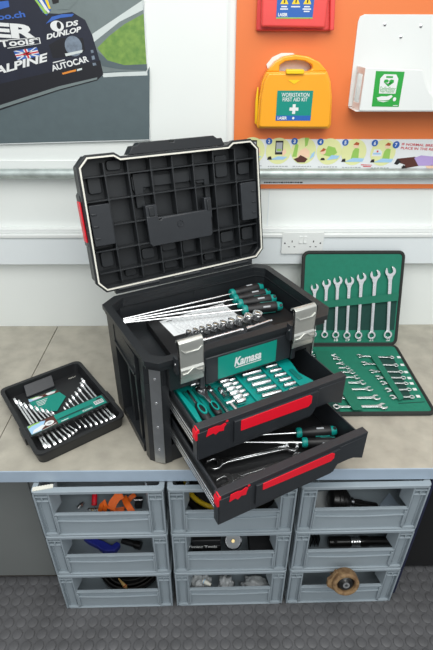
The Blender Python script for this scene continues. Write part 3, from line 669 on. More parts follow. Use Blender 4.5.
# lowest of the far stack: rusty bush sticking out
rx, rz = (0.4583,0.2173)
t = thing('rusty_bush', 'rusty brown suspension bush with a rubber centre sticking out of the lowest crate', 'car part', Matrix.Translation((rx, .913, rz-.002)) @ Matrix.Rotation(PI/2-.28, 4, 'X'))
b = Mb(); b.lathe([(.031, -.018), (.043, -.015), (.046, -.003), (.046, .018), (.041, .024), (.032, .022), (.03, .01)], 'rust', None, 28, close=True)
b.prism([(-.062, -.018), (-.03, -.04), (.0, -.043), (-.02, .035), (-.035, .043), (-.045, .02), (-.06, .006)], -.008, .008, 'rust'); b.build('housing', t, bev=.002)
b = Mb(); b.lathe([(.012, -.012), (.0295, -.011), (.0295, .012), (.022, .018), (.012, .016)], 'oily_black', None, 28, close=True); b.build('rubber_bush', t)
b = Mb(); b.lathe([(.005, -.012), (.0118, -.012), (.0118, .022), (.005, .022)], 'chrome', None, 20, close=True); b.build('steel_sleeve', t, label='bright steel sleeve')
b = Mb(); b.tube([(-.012, -.012, -.012), (-.014, -.018, -.04), (-.014, -.075, -.13)], .012, 'rust', 12); b.build('arm', t)

# ------------------------------------------------------------------ toolbox
TA = .4687
MTB = Matrix.Translation((-.1659, .9427, ZT+.0004)) @ Matrix.Rotation(TA, 4, 'Z')
TW, TD, TH = .605, .404, .4076
TBX = thing('toolbox', 'large black toolbox with an open lid and two pulled out drawers on the worktop', 'toolbox', MTB)
m = 'black_plastic'
b = Mb()
b.box(.045, .05, .07, TD-.04, 0.02, .2995, m); b.box(TW-.05, TW-.045, .07, TD-.04, 0.02, .2995, m)
b.box(.03, TW-.03, TD-.02, TD-.012, 0, .37, m)
b.box(.052, TW-.052, .05, TD-.022, .0005, .012, m)
def post(P, z0=0, z1=.3775, s0=0, s1=0): b.prism([(x+s0, y) for x, y in P], z0, z1, m, top=[(x+s1, y) for x, y in P])
fx = lambda P: [(TW-x, y) for x, y in P][::-1]
PF = [(.019, .062), (.041, .039), (.066, .037), (.066, .08), (.05, .11), (.012, .115), (.006, .10), (.008, .075)]
PB = [(.004, TD-.10), (.05, TD-.10), (.07, TD-.012), (.035, TD-.004), (.004, TD-.03)]
for q in (fx(PF), PB, fx(PB)): post(q, 0, .2995)
post(PF, 0, .2995, .002, .0065)
PU = [(.0215, .0635), (.0425, .0415), (.066, .0375), (.061, .0375), (.0205, .077), (.0205, .115), (.012, .115), (.006, .10), (.008, .075)]
PV = [(.004, TD-.10), (.0195, TD-.10), (.0195, TD-.045), (.044, TD-.0195), (.07, TD-.0195), (.07, TD-.012), (.035, TD-.004), (.004, TD-.03)]
for q in (fx(PU), PV, fx(PV)): post(q, .3, .3724)
post(PU, .3, .3724, .0066, .0075)
for s in (0, 1):
    g = (lambda x0, x1, *r: b.box(x0, x1, *r)) if s == 0 else (lambda x0, x1, *r: b.box(TW-x1, TW-x0, *r))
    g(.006, .0195, .115, TD-.10, .285, .3724, m); g(.006, .0495, .115, TD-.10, 0, .03, m); g(.02, .0449, .23, .25, .03, .29, m)
    g(.012, .0449, .14, .155, .03, .29, m)
    g(.001, .012, .12, TD-.1, .30, .31, m)
# front frame
b.box(.066, TW-.066, .04, .07, 0, .066, m)
b.box(.066, TW-.066, .05, .07, .1795, .1865, m)
b.box(.066, TW-.066, .012, .05, .2975, .385, m)
b.box(.066, TW-.066, .32, .33, .012, .30, 'black_deep')
# rims
RIM = [(.036, .001), (.571, -.004), (.605, .033), (.606, .378), (.574, .409), (.042, .403), (-.007, .366), (.006, .028)]
def rim(d):
    cx_, cy_ = .300, .203
    return [(cx_+(x-cx_)*(1-d/.3), cy_+(y-cy_)*(1-d/.2)) for x, y in RIM]
I = rim(.024)
b.ring(rim(0), I, .3925, TH, m)
b.ring(rim(.005), I, .378, .392, m)
# upper compartment walls and floor
WO = [(.062, .036), (TW-.062, .036), (TW-.02, .078), (TW-.02, TD-.046), (TW-.046, TD-.02), (.046, TD-.02), (.02, TD-.046), (.02, .078)]
WI = [(.065, .043), (TW-.065, .043), (TW-.027, .081), (TW-.027, TD-.049), (TW-.049, TD-.027), (.049, TD-.027), (.027, TD-.049), (.027, .081)]
b.ring(WO, WI, .3, .3778, m); b.ring(rim(.018), WI, .3725, .3779, m)
b.prism(WI, .2985, .303, m)
b.box(.31, .314, TD-.030, TD-.027, .305, .372, m)
b.build('body', TBX, bev=.0022)
# insert tray
b = Mb(); b.box(.118, .565, .05, .335, .3035, .331, 'black_deep'); b.box(.115, .568, .05, .06, .331, .336, 'black_deep'); b.build('insert_tray', TBX, bev=.002)
# metal corner strips with rivets
for s in (0, 1):
    X = (lambda x: x) if s == 0 else (lambda x: TW-x)
    n_ = Vector((-.72, -.69, 0)) if s == 0 else Vector((.72, -.69, 0))
    A_ = Vector((X(.0205), .0605, 0)); B_ = Vector((X(.0445), .0375, 0))
    b = Mb(); o4 = [A_+n_*.0008, B_+n_*.0008, B_+n_*.0028, A_+n_*.0028]
    l0, l1 = (.002, .0075) if s == 0 else (0, 0)
    b.prism([(v.x+l0-(.0006 if s == 0 else 0), v.y-.0006) for v in o4], .004, .371, 'steel_strip', top=[(v.x+l1-(.0006 if s == 0 else 0), v.y-.0006) for v in o4])
    st = b.build('corner_strip', TBX, bev=.0008)
    for z in (.06, .15, .24, .325):
        c = (A_+B_)/2+n_*.0026+Vector((l0+(l1-l0)*z/.371, 0, 0)); b = Mb(); b.lathe([(.0045, 0), (.004, .002), (.0015, .003)], 'chrome', align((c.x, c.y, z), (c.x+n_.x, c.y+n_.y, z)), 12); b.build('rivet', st)
# badge
b = Mb()
ba = [(.168, .2905), (.448, .2905), (.448, .378), (.168, .378)]
b.prism(ba, .0005, .0118, 'black_satin', 'y'); b.prism([(.150, .284), (.165, .284), (.165, .39), (.150, .39)], -.002, .0118, 'black_satin', 'y'); b.prism([(.451, .284), (.466, .284), (.466, .39), (.451, .39)], -.002, .0118, 'black_satin', 'y')
bf = b.build('badge_frame', TBX, bev=.002)
f = lambda u, v, l=1: (u, .0004-.0004*l, v); b = Mb()
b.prism([(.205, .297), (.396, .297), (.396, .371), (.205, .371)], -.0006, .0004, 'ink_teal', 'y'); b.text('Kamasa', (.256, .325), (.345, .325), .029, 'ink_white', f, bold=.035, shear=.2, layer=4); b.poly([(.259, .3175), (.344, .3175), (.346, .3205), (.261, .3205)], 'ink_white', lambda u, v: f(u, v, 4)); b.build('badge', bf)
# latches
for (a0, a1) in ((.083, .150), (.434, .507)):
    b = Mb(); prof = [(-.004, .460), (-.008, .468), (-.016, .4705), (-.024, .466), (-.0255, .455), (-.0255, .425), (-.0255, .392), (-.0295, .386), (-.0295, .366), (-.0255, .362), (-.0255, .345), (-.023, .3405)]
    P = prof + [(y+.003, z) for y, z in reversed(prof)]
    b.prism(P, a0, a1, 'latch_alloy', 'x')
    b.prism([(a0+.014, .434), (a1-.014, .434), (a1-.005, .444), (a1-.005, .449), (a1-.016, .439), (a0+.016, .439), (a0+.005, .449), (a0+.005, .444)], -.0285, -.0254, 'latch_alloy', 'y')
    b.prism([(a0+.004, .372), (a0+.02, .372), (a0+.035, .384), (a1-.03, .384), (a1-.018, .374), (a1-.004, .374), (a1-.004, .379), (a1-.016, .379), (a1-.028, .389), (a0+.033, .389), (a0+.018, .377), (a0+.004, .377)], -.0325, -.0294, 'latch_alloy', 'y')
    lt = b.build('latch', TBX, bev=.0012, ang=30)
    b = Mb()
    for x in (a0-.008, a1+.001): b.box(x, x+.007, -.02, -.0005, .37, .42, 'black_satin')
    b.rod((a0-.01, -.012, .40), (a1+.01, -.012, .40), .004, 'chrome'); b.build('hinge_pin', lt)
# lid ----------------------------------------------------------------
LID = bpy.data.objects.new('lid', None); COL.objects.link(LID); LID.parent = TBX; LID.location = (0, TD, .42); LID.rotation_euler = (-.183, 0, 0); LID.empty_display_size = .05
LH = .412
def lidout(d):
    return [(.022+d*.4, .004+d), (TW-.03-d*.4, .01+d), (TW-d, .04+d*.4), (TW-d, LH-.03-d*.4), (TW-.03-d*.4, LH-d), (.505+d*.3, LH-d), (.487+d*.3, LH-.012-d), (.132-d*.3, LH-.012-d), (.114-d*.3, LH-d), (.03+d*.4, LH-d), (d, LH-.03-d*.4), (-.006+d, .036+d*.4)]
b = Mb()
b.ring(lidout(0), lidout(.013), 0, .018, m, 'y'); b.ring(lidout(.004), lidout(.013), .018, .075, m, 'y')
b.prism(lidout(.004), .05, .056, m, 'y'); b.prism(lidout(.012), .056, .10, m, 'y', top=lidout(.03))
for (x0, x1) in ((.06, .2), (.25, .35), (.4, .54)): b.rod((x0, .004, .005), (x1, .004, .005), .007, m)
b.box(.05, TW-.05, .0, .02, -.008, .012, m)
# catch bar on top
b.prism([(.156, LH-.0115), (.172, LH+.012), (.186, LH+.012), (.196, LH+.02), (.288, LH+.02), (.288, LH+.012), (.304, LH+.012), (.304, LH+.02), (.44, LH+.02), (.452, LH+.011), (.468, LH+.011), (.478, LH-.0115)], .001, .05, m, 'y')
b.build('lid_shell', LID, bev=.0018)
b = Mb(); b.ring(lidout(.0062), lidout(.0108), -.0022, -.0002, 'seal_white', 'y'); b.build('seal', LID, label='pale rubber seal')
b = Mb()
for x in (.08, .152, .224, .295, .366, .438, .518): b.box(x-.0022, x+.0022, .012, .05, .024, LH-.026, m)
for z in (.062, .131, .205, .281, .35): b.box(.014, TW-.014, .014, .05, z-.0022, z+.0022, m)
for x in (.08, .152, .224, .295, .366, .438, .518):
    for z in (.062, .131, .281, .35): b.rod((x, .0105, z), (x, .05, z), .005, m, n=10)
b.build('ribs', LID, bev=.0006, seg=1)
b = Mb()
for (x0, x1, z0, z1, d) in ((.095, .14, .36, .39, .034), (.03, .07, .30, .35, .03), (.165, .21, .29, .34, .034), (.235, .36, .30, .345, .03), (.38, .425, .29, .34, .034), (.455, .50, .30, .37, .03), (.03, .07, .075, .125, .03), (.165, .21, .075, .11, .034), (.235, .285, .03, .055, .03), (.31, .355, .07, .12, .034), (.385, .425, .03, .055, .03), (.455, .505, .08, .118, .03), (.54, .585, .075, .12, .03), (.54, .585, .30, .34, .03), (.235, .285, .09, .118, .03), (.1, .14, .03, .055, .034)):
    b = Mb(); b.prism(octo(x0, x1, z0, z1, .006), d+.006, .0502, m, 'y'); b.build('moulded_pad', LID, bev=.002)
b = Mb(); b.prism([(.17, .24), (.2, .24), (.2, .30), (.24, .30), (.24, .33), (.36, .33), (.36, .30), (.41, .30), (.41, .24), (.43, .24), (.43, .345), (.17, .345)], .036, .0503, m, 'y')
b.build('moulded_step', LID, bev=.002)
for (x0, x1, z0, z1) in ((.014, .078, .15, .272), (.53, TW-.014, .15, .276)):
    b = Mb(); b.prism(octo(x0, x1, z0, z1, .003), .006, .03, 'black_satin', 'y')
    for k in range(3): b.box(x0+.004 if x0 < .1 else x1-.02, x0+.02 if x0 < .1 else x1-.004, .003, .0061, z0+.02+.036*k, z0+.026+.036*k, 'black_satin')
    b.build('side_pad', LID, bev=.0015)
b = Mb()
b.prism([(.186, .215), (.186, .13), (.194, .12), (.404, .12), (.410, .128), (.410, .205), (.40, .208), (.235, .205), (.235, .20), (.225, .20), (.225, .213)], .003, .012, 'black_satin', 'y')
b.box(.187, .2245, .005, .03, .19, .249, 'black_satin'); b.box(.39, .415, .005, .03, .18, .246, 'black_satin'); b.box(.196, .214, .001, .006, .215, .243, m); b.box(.397, .408, .001, .006, .205, .24, m)
b.rod((.2, .008, .205), (.4, .008, .205), .004, 'black_satin')
fl = b.build('document_flap', LID, bev=.002)
b = Mb(); b.lathe([(.012, 0), (.011, .002), (.009, .002), (.008, .0005), (.003, .0005), (.002, .002)], 'black_satin', align((.297, .0028, .178), (.297, -.1, .178)), 20); b.build('screw_boss', fl)
b = Mb(); b.prism([(-.004, .15), (.003, .14), (.003, .31), (-.004, .30)], .02, .07, 'black_satin', 'y'); hd = b.build('side_grip', LID, bev=.002)
b = Mb(); b.prism(rect(-.0085, -.0042, .165, .285), .015, .05, 'red_plastic', 'y'); b.build('red_insert', hd, bev=.001)
b = Mb(); b.prism([(TW+.004, .15), (TW-.003, .14), (TW-.003, .31), (TW+.004, .30)][::-1], .02, .07, 'black_satin', 'y'); b.build('side_grip', LID, bev=.002)
# drawers ------------------------------------------------------------
def drawer(yf, z0, reds):
    DR = bpy.data.objects.new('drawer', None); COL.objects.link(DR); DR.parent = TBX; DR.location = (0, yf, z0); DR.empty_display_size = .05
    x0, x1, H = .067, .538, .107
    b = Mb(); zf = .008
    yb = .30-yf if yf > -.2 else .30-yf
    b.box(.078, .527, .024, yb, zf-.004, zf, 'black_deep')
    for (p, q) in ((.078, .082), (.523, .527)): b.box(p, q, .024, yb, zf, .092, 'black_satin')
    for (p, q) in ((.0822, .087),): b.box(p, q, .024, yb, .0, .082, 'black_satin')
    b.box(.078, .527, yb-.004, yb, zf, .086, 'black_satin')
    b.build('drawer_tray', DR, bev=.001)
    b = Mb()
    b.prism([(x0, 0), (.425, 0), (.437, .026), (.495, .026), (x1, .004), (x1, H), (x0, H)], 0, .0235, 'black_satin', 'y')
    b.prism([(.172, .02), (.425, .012), (.437, .038), (.437, H-.014), (.172, H-.014)], -.006, .0002, 'black_satin', 'y')
    b.prism([(x0+.002, 0.004), (.16, .004), (.16, H-.012), (x0+.002, H-.012)], -.0025, .0002, 'black_satin', 'y')
    b.prism([(.44, .034), (x1-.004, .02), (x1-.002, H-.012), (.44, H-.012)], -.0012, .0002, 'black_satin', 'y')
    fp = b.build('drawer_front', DR, bev=.0018)
    b = Mb(); b.prism(reds[0], -.0075, -.0058, 'red_plastic', 'y'); b.build('red_strip', fp, bev=.0005)
    b = Mb(); b.prism(reds[1], -.0038, -.0024, 'red_plastic', 'y'); b.build('red_mark', fp)
    b = Mb(); b.prism(circ(.1525, H-.006, .004, 10, .003), -.0012, .0005, 'red_plastic', 'y'); b.build('red_dot', fp)
    b = Mb(); b.prism([(x0-.004, H-.036), (x0+.008, H-.036), (x0+.008, H-.001), (x0+.002, H+.001), (x0-.004, H-.01)], -.0015, .018, 'red_plastic', 'y'); b.build('red_clip', fp, bev=.002)
    for s in (0, 1):
        X = (lambda q: q) if s == 0 else (lambda q: TW-q)
        bx = lambda q0, q1, *r: b.box(min(X(q0), X(q1)), max(X(q0), X(q1)), *r)
        b = Mb(); bx(.0715, .0778, .03, .05-yf, .03, .07, 'black_deep'); sl = b.build('slide', DR)
        b = Mb()
        for z in (.034, .046, .060): bx(.0688, .0714, .022, .045-yf, z, z+.006, 'chrome')
        bx(.0675, .0714, .045-yf, .06-yf, .03, .036, 'chrome'); b.build('slide_rail', sl, bev=.0006)
    return DR
drawer(-.1502, .188, ([(.19, .056), (.406, .05), (.416, .06), (.416, .084), (.408, .091), (.19, .0915)], [(.092, .076), (.112, .080), (.118, .072), (.128, .079), (.141, .076), (.143, .088), (.149, .094), (.146, .10), (.132, .096), (.122, .10), (.098, .099)]))
drawer(-.2663, .071, ([(.19, .07), (.408, .063), (.418, .071), (.418, .087), (.408, .094), (.19, .094)], [(.096, .076), (.112, .080), (.120, .072), (.130, .08), (.143, .076), (.145, .088), (.149, .098), (.142, .104), (.130, .098), (.118, .102), (.099, .10)]))

# ------------------------------------------------------------------ tools
def TP(a, bb, z): return MTB @ Vector((a, bb, z))
def spanner_mesh(kw=1.):
    b = Mb(); c = 'chrome'
    # ring end at the origin (twelve point), open head at (1, 0)
    n = 24
    outer = [(kw*.066*math.cos(2*PI*k/n), kw*.066*math.sin(2*PI*k/n)) for k in range(n)]
    inner = [(kw*(.041 if k % 2 else .036)*math.cos(2*PI*k/n), kw*(.041 if k % 2 else .036)*math.sin(2*PI*k/n)) for k in range(n)]
    b.ring(outer, inner, -.019, .019, c)
    b.prism([(.055*kw, -.03*kw), (.13*kw, -.024*kw), (.5, -.026*kw), (1-.13*kw, -.03*kw), (1-.06*kw, -.05*kw), (1-.06*kw, .05*kw), (1-.13*kw, .03*kw), (.5, .026*kw), (.13*kw, .024*kw), (.055*kw, .03*kw)], -.012, .012, c)
    b.prism([(.16*kw, -.012*kw), (1-.16*kw, -.014*kw), (1-.16*kw, .014*kw), (.16*kw, .012*kw)], -.0145, .0145, c)
    R = .083*kw; h = .038*kw; a = math.radians(15); pts = []
    t0 = math.asin(h/R)
    for k in range(19):
        q = t0 + (2*PI-2*t0)*k/18; rr = R*(1 if .8 < q < 2*PI-.8 else .98); pts.append((rr*math.cos(q), rr*math.sin(q)))
    pts += [(-.008*kw, -h), (-.03*kw, -h*.5), (-.03*kw, h*.5), (-.008*kw, h)]
    pts = [(1+x*math.cos(a)-y*math.sin(a), x*math.sin(a)+y*math.cos(a)) for x, y in pts]
    b.prism(pts, -.0155, .0155, c)
    return b
_sp = {}
def _spk(kw):
    if kw in _sp: o = _sp[kw].copy(); COL.objects.link(o); return o
    _sp[kw] = spanner_mesh(kw).build('combination_spanner', bev=.003, seg=1); return _sp[kw]
def spanner(head, ring, nrm, label, group, kw=1., flip=False):
    head = Vector(head); ring = Vector(ring); d = head-ring; L = d.length; x = d.normalized(); z = Vector(nrm); z = (z-x*z.dot(x)).normalized()
    if flip: z = -z
    y = z.cross(x)
    M = Matrix.Identity(4)
    for k, v in enumerate((x*L, y*L, z*L, ring)):
        for r in range(3): M[r][k] = v[r]
    o = _spk(kw)
    o.matrix_world = M; tag(o, label, 'spanner', group); return o

def driver_parts(t, hl, sl, r=.0145, sr=.0032):
    """screwdriver along +x: handle from 0 to hl, shaft towards -sl"""
    A = align((0, 0, 0), (1, 0, 0))
    b = Mb(); b.lathe([(r*.85, 0), (r*.95, .004), (r*.95, .012), (r*.72, .018), (r*.7, .03), (r*.9, hl*.45), (r*.98, hl*.7), (r*.9, hl*.9), (r*.7, hl*.98), (r*.3, hl)], 'teal', A, 20, lobes=6, depth=.06); b.build('handle', t)
    b = Mb(); b.lathe([(r*.74, .0145), (r*.86, .018), (r*.84, .035), (r*1.0, hl*.4), (r*1.06, hl*.65), (r*1.02, hl*.8), (r*.96, hl*.84)], 'black_deep', A, 20, lobes=6, depth=.05, a0=.5)
    b.build('grip', t)
    b = Mb()
    for k in range(3): b.box(hl*.48, hl*.66, -r*.16, r*.16, r*.97, r*1.07, 'paper_grey') if k == 0 else b.box(hl*.45, hl*.8, (r*.93 if k == 1 else -r*1.06), (r*1.06 if k == 1 else -r*.93), -r*.2, r*.2, 'teal')
    b.prism(circ(hl*.93, 0, r*.3, 12), r*.72, r*.9, 'black_deep'); b.build('handle_inlay', t, bev=.0008)
    b = Mb(); b.rod((-sl, 0, 0), (.002, 0, 0), sr, 'chrome', n=12); b.prism([(-sl, -sr*.9), (-sl-.012, -sr*1.2), (-sl-.012, sr*1.2), (-sl, sr*.9)], -sr*.35, sr*.35, 'chrome'); b.build('shaft', t)
def driver(base, end, tip, label, group, r=.0145, roll=0., sr=.0032):
    base = Vector(base); tip = Vector(tip); end = Vector(end); hl = (end-base).length; x = (base-tip).normalized(); z = Vector((0, 0, 1)); z = (z-x*z.dot(x)).normalized(); y = z.cross(x)
    M = Matrix.Identity(4)
    for k, v in enumerate((x, y, z, base)):
        for q in range(3): M[q][k] = v[q]
    t = thing('screwdriver', label, 'screwdriver', M @ Matrix.Rotation(roll, 4, 'X'), group)
    driver_parts(t, hl, (base-tip).length, r, sr)
# four long screwdrivers in the open top
tips = [(0.052,0.359), (0.049,0.35), (0.047,0.339), (0.047,0.329)]
hb = [(.430, .337), (.420, .299), (.418, .264), (.412, .222)]; he = [(.560, .339), (.559, .302), (.556, .263), (.548, .212)]
tips = [(.049, .3465), (.047, .3375), (.046, .3295), (.048, .321)]
for k in range(4):
    zt = .3515
    driver(TP(*hb[k], zt), TP(*he[k], zt), TP(*tips[k], .3515), 'long teal and black screwdriver in the open toolbox, %s from the lid' % ORD[k], 'long screwdrivers in the top of the toolbox', .0178, .3*k)
# instruction sheet
b = Mb(); b.prism([(.155, .309), (.163, .209), (.40, .209), (.392, .322)], .3315, .3322, 'paper')
f = lambda u, v, l: (u, v, .3323+.0001*l)
random.seed(4)
for r in range(12):
    x = .18; 
    while x < .38:
        w = random.uniform(.006, .02); b.poly(rect(x, x+w, .22+r*.0075, .222+r*.0075), 'paper_grey', lambda u, v: f(u, v, 1)); x += w+.005
b.poly(rect(.175, .195, .296, .300), 'ink_black', lambda u, v: f(u, v, 2))
tag(b.build('instruction_sheet', M=MTB), 'white printed sheet lying under the screwdriver shafts in the toolbox', 'paper')
# socket rail and sockets
t = thing('socket_rail', 'black plastic rail holding a row of sockets in the top of the toolbox', 'rail', MTB @ Matrix.Translation((.155, .10, .3315)))
b = Mb(); b.box(0, .30, .005, .075, 0, .014, 'black_satin'); b.build('rail_base', t, bev=.002)
b = Mb()
for k in range(9): b.rod((.03+.028*k, .048, .014), (.03+.028*k, .048, .0165), .006, 'black_satin')
b.build('pegs', t)
def socket(M, L, r, label, group, name='drive_socket', c='chrome', inner='brass'):
    t = thing(name, label, 'socket', M, group)
    b = Mb(); b.lathe([(r*.55, 0), (r*.9, 0), (r*.92, L*.38), (r, L*.46), (r, L*.96), (r*.93, L), (r*.74, L), (r*.7, L*.93), (r*.68, L*.5), (r*.5, L*.45)], c, None, 18, close=True); b.build('barrel', t)
    b = Mb(); b.lathe([(r*.45, L*.42), (r*.645, L*.5), (r*.645, L*.8), (r*.6, L*.8), (r*.6, L*.5)], inner, None, 12, close=True, lobes=6, depth=.08); b.build('bore', t)
sa = [.181, .202, .224, .247, .27, .296, .324, .354, .386, .419]; sr_ = [.0082, .0085, .0088, .009, .0098, .0108, .0118, .0128, .014, .0155]
for k in range(10): socket(MTB @ Matrix.Translation((sa[k], .15, .3532)) @ Matrix.Rotation(.25, 4, 'Y'), .026, sr_[k], 'chrome socket standing on the black rail, %s from the smallest' % ORD[k] if k else 'smallest chrome socket at the end of the black rail', 'chrome sockets on the black rail')
for (p, q, lab) in (((.205, .118), (.345, .118), 'long chrome extension bar clipped in front of the sockets'), ((.362, .114), (.452, .122), 'short chrome extension bar clipped beside the largest socket')):
    b = Mb(); P3 = Vector((*p, .353)); Q3 = Vector((*q, .353)); d = (Q3-P3).normalized()
    b.rod(P3, Q3, .0048, 'chrome', n=14); b.rod(P3, P3+d*.022, .007, 'chrome', n=14); b.rod(Q3, Q3+d*.008, .0035, 'chrome', n=4)
    tag(b.build('extension_bar', M=MTB), lab, 'extension bar')

# ---- drawer one: moulded tray
t = thing('moulded_tool_tray', 'bright teal moulded tray of sockets and ratchets in the upper drawer', 'tool tray', MTB)
b = Mb()
ZD = .262
b.prism([(.09, -.124), (.455, -.124), (.465, -.10), (.45, -.05), (.46, .0), (.46, .22), (.09, .22)], .2, ZD, 'teal')
b.prism([(.09, -.124), (.1, -.124), (.107, -.06), (.10, .02), (.09, .04)], ZD, ZD+.016, 'teal'); b.prism([(.36, -.124), (.366, -.124), (.366, .2), (.36, .2)], ZD, ZD+.006, 'teal'); b.prism([(.272, -.124), (.28, -.124), (.28, .2), (.272, .2)], ZD, ZD+.008, 'teal'); b.prism([(.415, -.124), (.455, -.124), (.463, -.1), (.448, -.05), (.458, 0), (.458, .2), (.43, .2), (.415, 0)], ZD, ZD+.008, 'teal')
b.prism([(.425, -.08), (.44, -.08), (.44, -.03), (.425, -.03)], ZD+.008, ZD+.012, 'teal_dark')
for k in range(0): b.box(.283, .357, -.012-.0275*k+.03, -.009-.0275*k+.03, ZD, ZD+.005, 'teal_dark'); b.box(.369, .412, -.0-.0248*k+.03, .003-.0248*k+.03, ZD, ZD+.005, 'teal_dark')
for k in range(0): b.box(.222, .268, .0-.02*k, .003-.02*k, ZD, ZD+.006, 'teal_dark')
for q in ((.108, .128, -.12, .03), (.137, .1695, -.1225, .03), (.170, .1905, -.12, .015), (.1925, .2165, -.122, .01)): b.ring(rect(*q), rect(q[0]+.003, q[1]-.003, q[2]+.003, q[3]-.003), ZD, ZD+.004, 'teal_dark')
b.build('tray_moulding', t, bev=.0015)
def lying(p, q, z): return MTB @ align((*p, z), (*q, z))
for k in range(6):
    y = -.001-.0268*k+.01
    if k < 5: socket(lying((.292, y+.003), (.35, y-.003), ZD+.0098), .0575, .0078, 'long chrome socket lying in the teal tray, %s from the badge' % ORD[k], 'long sockets in the teal tray', 'deep_socket', inner='dark_chrome')
    y = .014-.0243*k
    socket(lying((.374, y+.002), (.410, y-.002), ZD+.0074), .036, .0068, 'short chrome bit socket in the outer row of the teal tray, %s from the badge' % ORD[k], 'short bit sockets in the teal tray', 'bit_socket', inner='dark_chrome')
    y = .012-.0195*k
    socket(lying((.217, y), (.243, y), ZD+.0112), .026, .0085+.0002*k, 'stubby chrome socket in the inner row of the teal tray, %s from the badge' % ORD[k], 'stubby sockets in the teal tray', 'stubby_socket', inner='dark_chrome')
    if k < 5: socket(lying((.246, y-.002), (.265, y-.002), ZD+.0082), .018, .0066, 'tiny chrome socket lying beside the stubby row, %s from the badge' % ORD[k], 'tiny sockets in the teal tray', 'tiny_socket', inner='dark_chrome')
# ratchet, spinner handle, bars
def ratchet(M, label):
    t = thing('ratchet_wrench', label, 'ratchet', M)
    b = Mb(); b.prism([(.0, .018), (-.013, .013), (-.017, 0), (-.012, -.014), (-.006, -.03), (-.004, -.07), (.004, -.07), (.006, -.03), (.012, -.014), (.017, 0), (.013, .013)], 0, .012, 'dark_chrome'); b.build('ratchet_head', t, bev=.002)
    b = Mb(); b.lathe([(.011, .012), (.010, .0145), (.004, .0145)], 'chrome', None, 20); b.prism([(-.003, .0), (.003, 0), (.002, -.016), (-.002, -.016)], .0145, .0154, 'dark_chrome'); b.build('selector', t)
    b = Mb(); b.lathe([(.006, 0), (.009, .006), (.011, .026), (.0105, .044), (.006, .05)], 'black_deep', align((0, -.06, .006), (0, -1, .006)), 16); b.ring(circ(0, -.083, .0085, 16, .02), circ(0, -.083, .0055, 16, .015), .0165, .0185, 'teal'); b.build('grip', t)
ratchet(MTB @ Matrix.Translation((.154, .002, ZD+.0062)), 'chrome ratchet with a round head lying in the teal tray')
t = thing('spinner_handle', 'teal and black spinner handle lying beside the ratchet in the upper drawer', 'screwdriver', MTB @ Matrix.Translation((.118, .0, ZD+.0135)))
b = Mb(); b.rod((0, .016, 0), (0, -.05, 0), .0038, 'dark_chrome'); b.build('shaft', t)
b = Mb(); b.lathe([(.006, 0), (.0095, .006), (.0115, .03), (.012, .06), (.007, .072)], 'black_deep', align((0, -.044, 0), (0, -1, 0)), 16); b.build('grip', t); b = Mb(); b.ring(circ(0, -.078, .0095, 16, .024), circ(0, -.078, .006, 16, .017), .0105, .0135, 'teal'); b.build('handle_inlay', t)
b = Mb(); b.rod((.1805, .01, ZD+.0062), (.1795, -.115, ZD+.0062), .0052, 'dark_chrome', n=14); b.rod((.1805, .01, ZD+.0078), (.1805, -.008, ZD+.0078), .0072, 'chrome', n=14); tag(b.build('extension_bar', M=MTB), 'long dark extension bar lying beside the ratchet in the teal tray', 'extension bar')
b = Mb(); b.rod((.190, -.076, ZD+.0105), (.2145, -.076, ZD+.0105), .006, 'chrome', n=14); b.rod((.203, -.082, ZD+.0095), (.206, -.112, ZD+.0065), .0045, 'chrome', n=14); tag(b.build('sliding_tee', M=MTB), 'chrome sliding tee piece near the front of the teal tray', 'tee bar')
t = thing('universal_joint', 'dark universal joint lying between the extension bar and stubby sockets', 'universal joint', MTB @ Matrix.Translation((.2045, -.03, ZD+.009)))
b = Mb(); b.rod((0, .02, 0), (0, .004, 0), .007, 'dark_chrome', n=14); b.rod((0, -.004, 0), (0, -.022, 0), .007, 'dark_chrome', n=14); b.build('yokes', t); b = Mb(); b.rod((-.007, 0, 0), (.007, 0, 0), .0035, 'chrome'); b.rod((0, .006, 0), (0, -.006, 0), .004, 'chrome'); b.build('cross_pin', t)
socket(lying((.136, .036), (.163, .036), ZD+.0135), .027, .009, 'chrome socket lying across the tray below the latch', None, 'drive_socket', inner='dark_chrome')
socket(lying((.184, .03), (.21, .03), ZD+.009), .026, .0085, 'chrome socket lying at the end of the dark extension bar', None, 'drive_socket', inner='dark_chrome')

# ---- drawer two: screwdrivers and spanners on the drawer floor
zf = .079+.0004
driver(TP(.406, -.121, zf+.027), TP(.519, -.166, zf+.027), TP(.165, -.006, zf+.016), 'teal and black screwdriver lying uppermost in the lower drawer', 'screwdrivers in the lower drawer', .017, .2, .0038)
driver(TP(.397, -.162, zf+.0285), TP(.508, -.203, zf+.0285), TP(.17, -.030, zf+.018), 'teal and black screwdriver partly hidden behind the lower drawer front', 'screwdrivers in the lower drawer', .016, .9, .0034)
nz = MTB.to_3x3() @ Vector((.25, -.3, 1))
nz = Vector((0, 0, 1))
spanner(TP(.142, -.100, zf+.013), TP(.370, -.152, zf+.017), nz, 'large chrome spanner lying at the back in the lower drawer, ring end by the driver', 'large spanners in the lower drawer', 1.25)
spanner(TP(.142, -.162, zf+.0065), TP(.366, -.192, zf+.010), nz, 'large chrome spanner lying against the front of the lower drawer', 'large spanners in the lower drawer', 1.25)

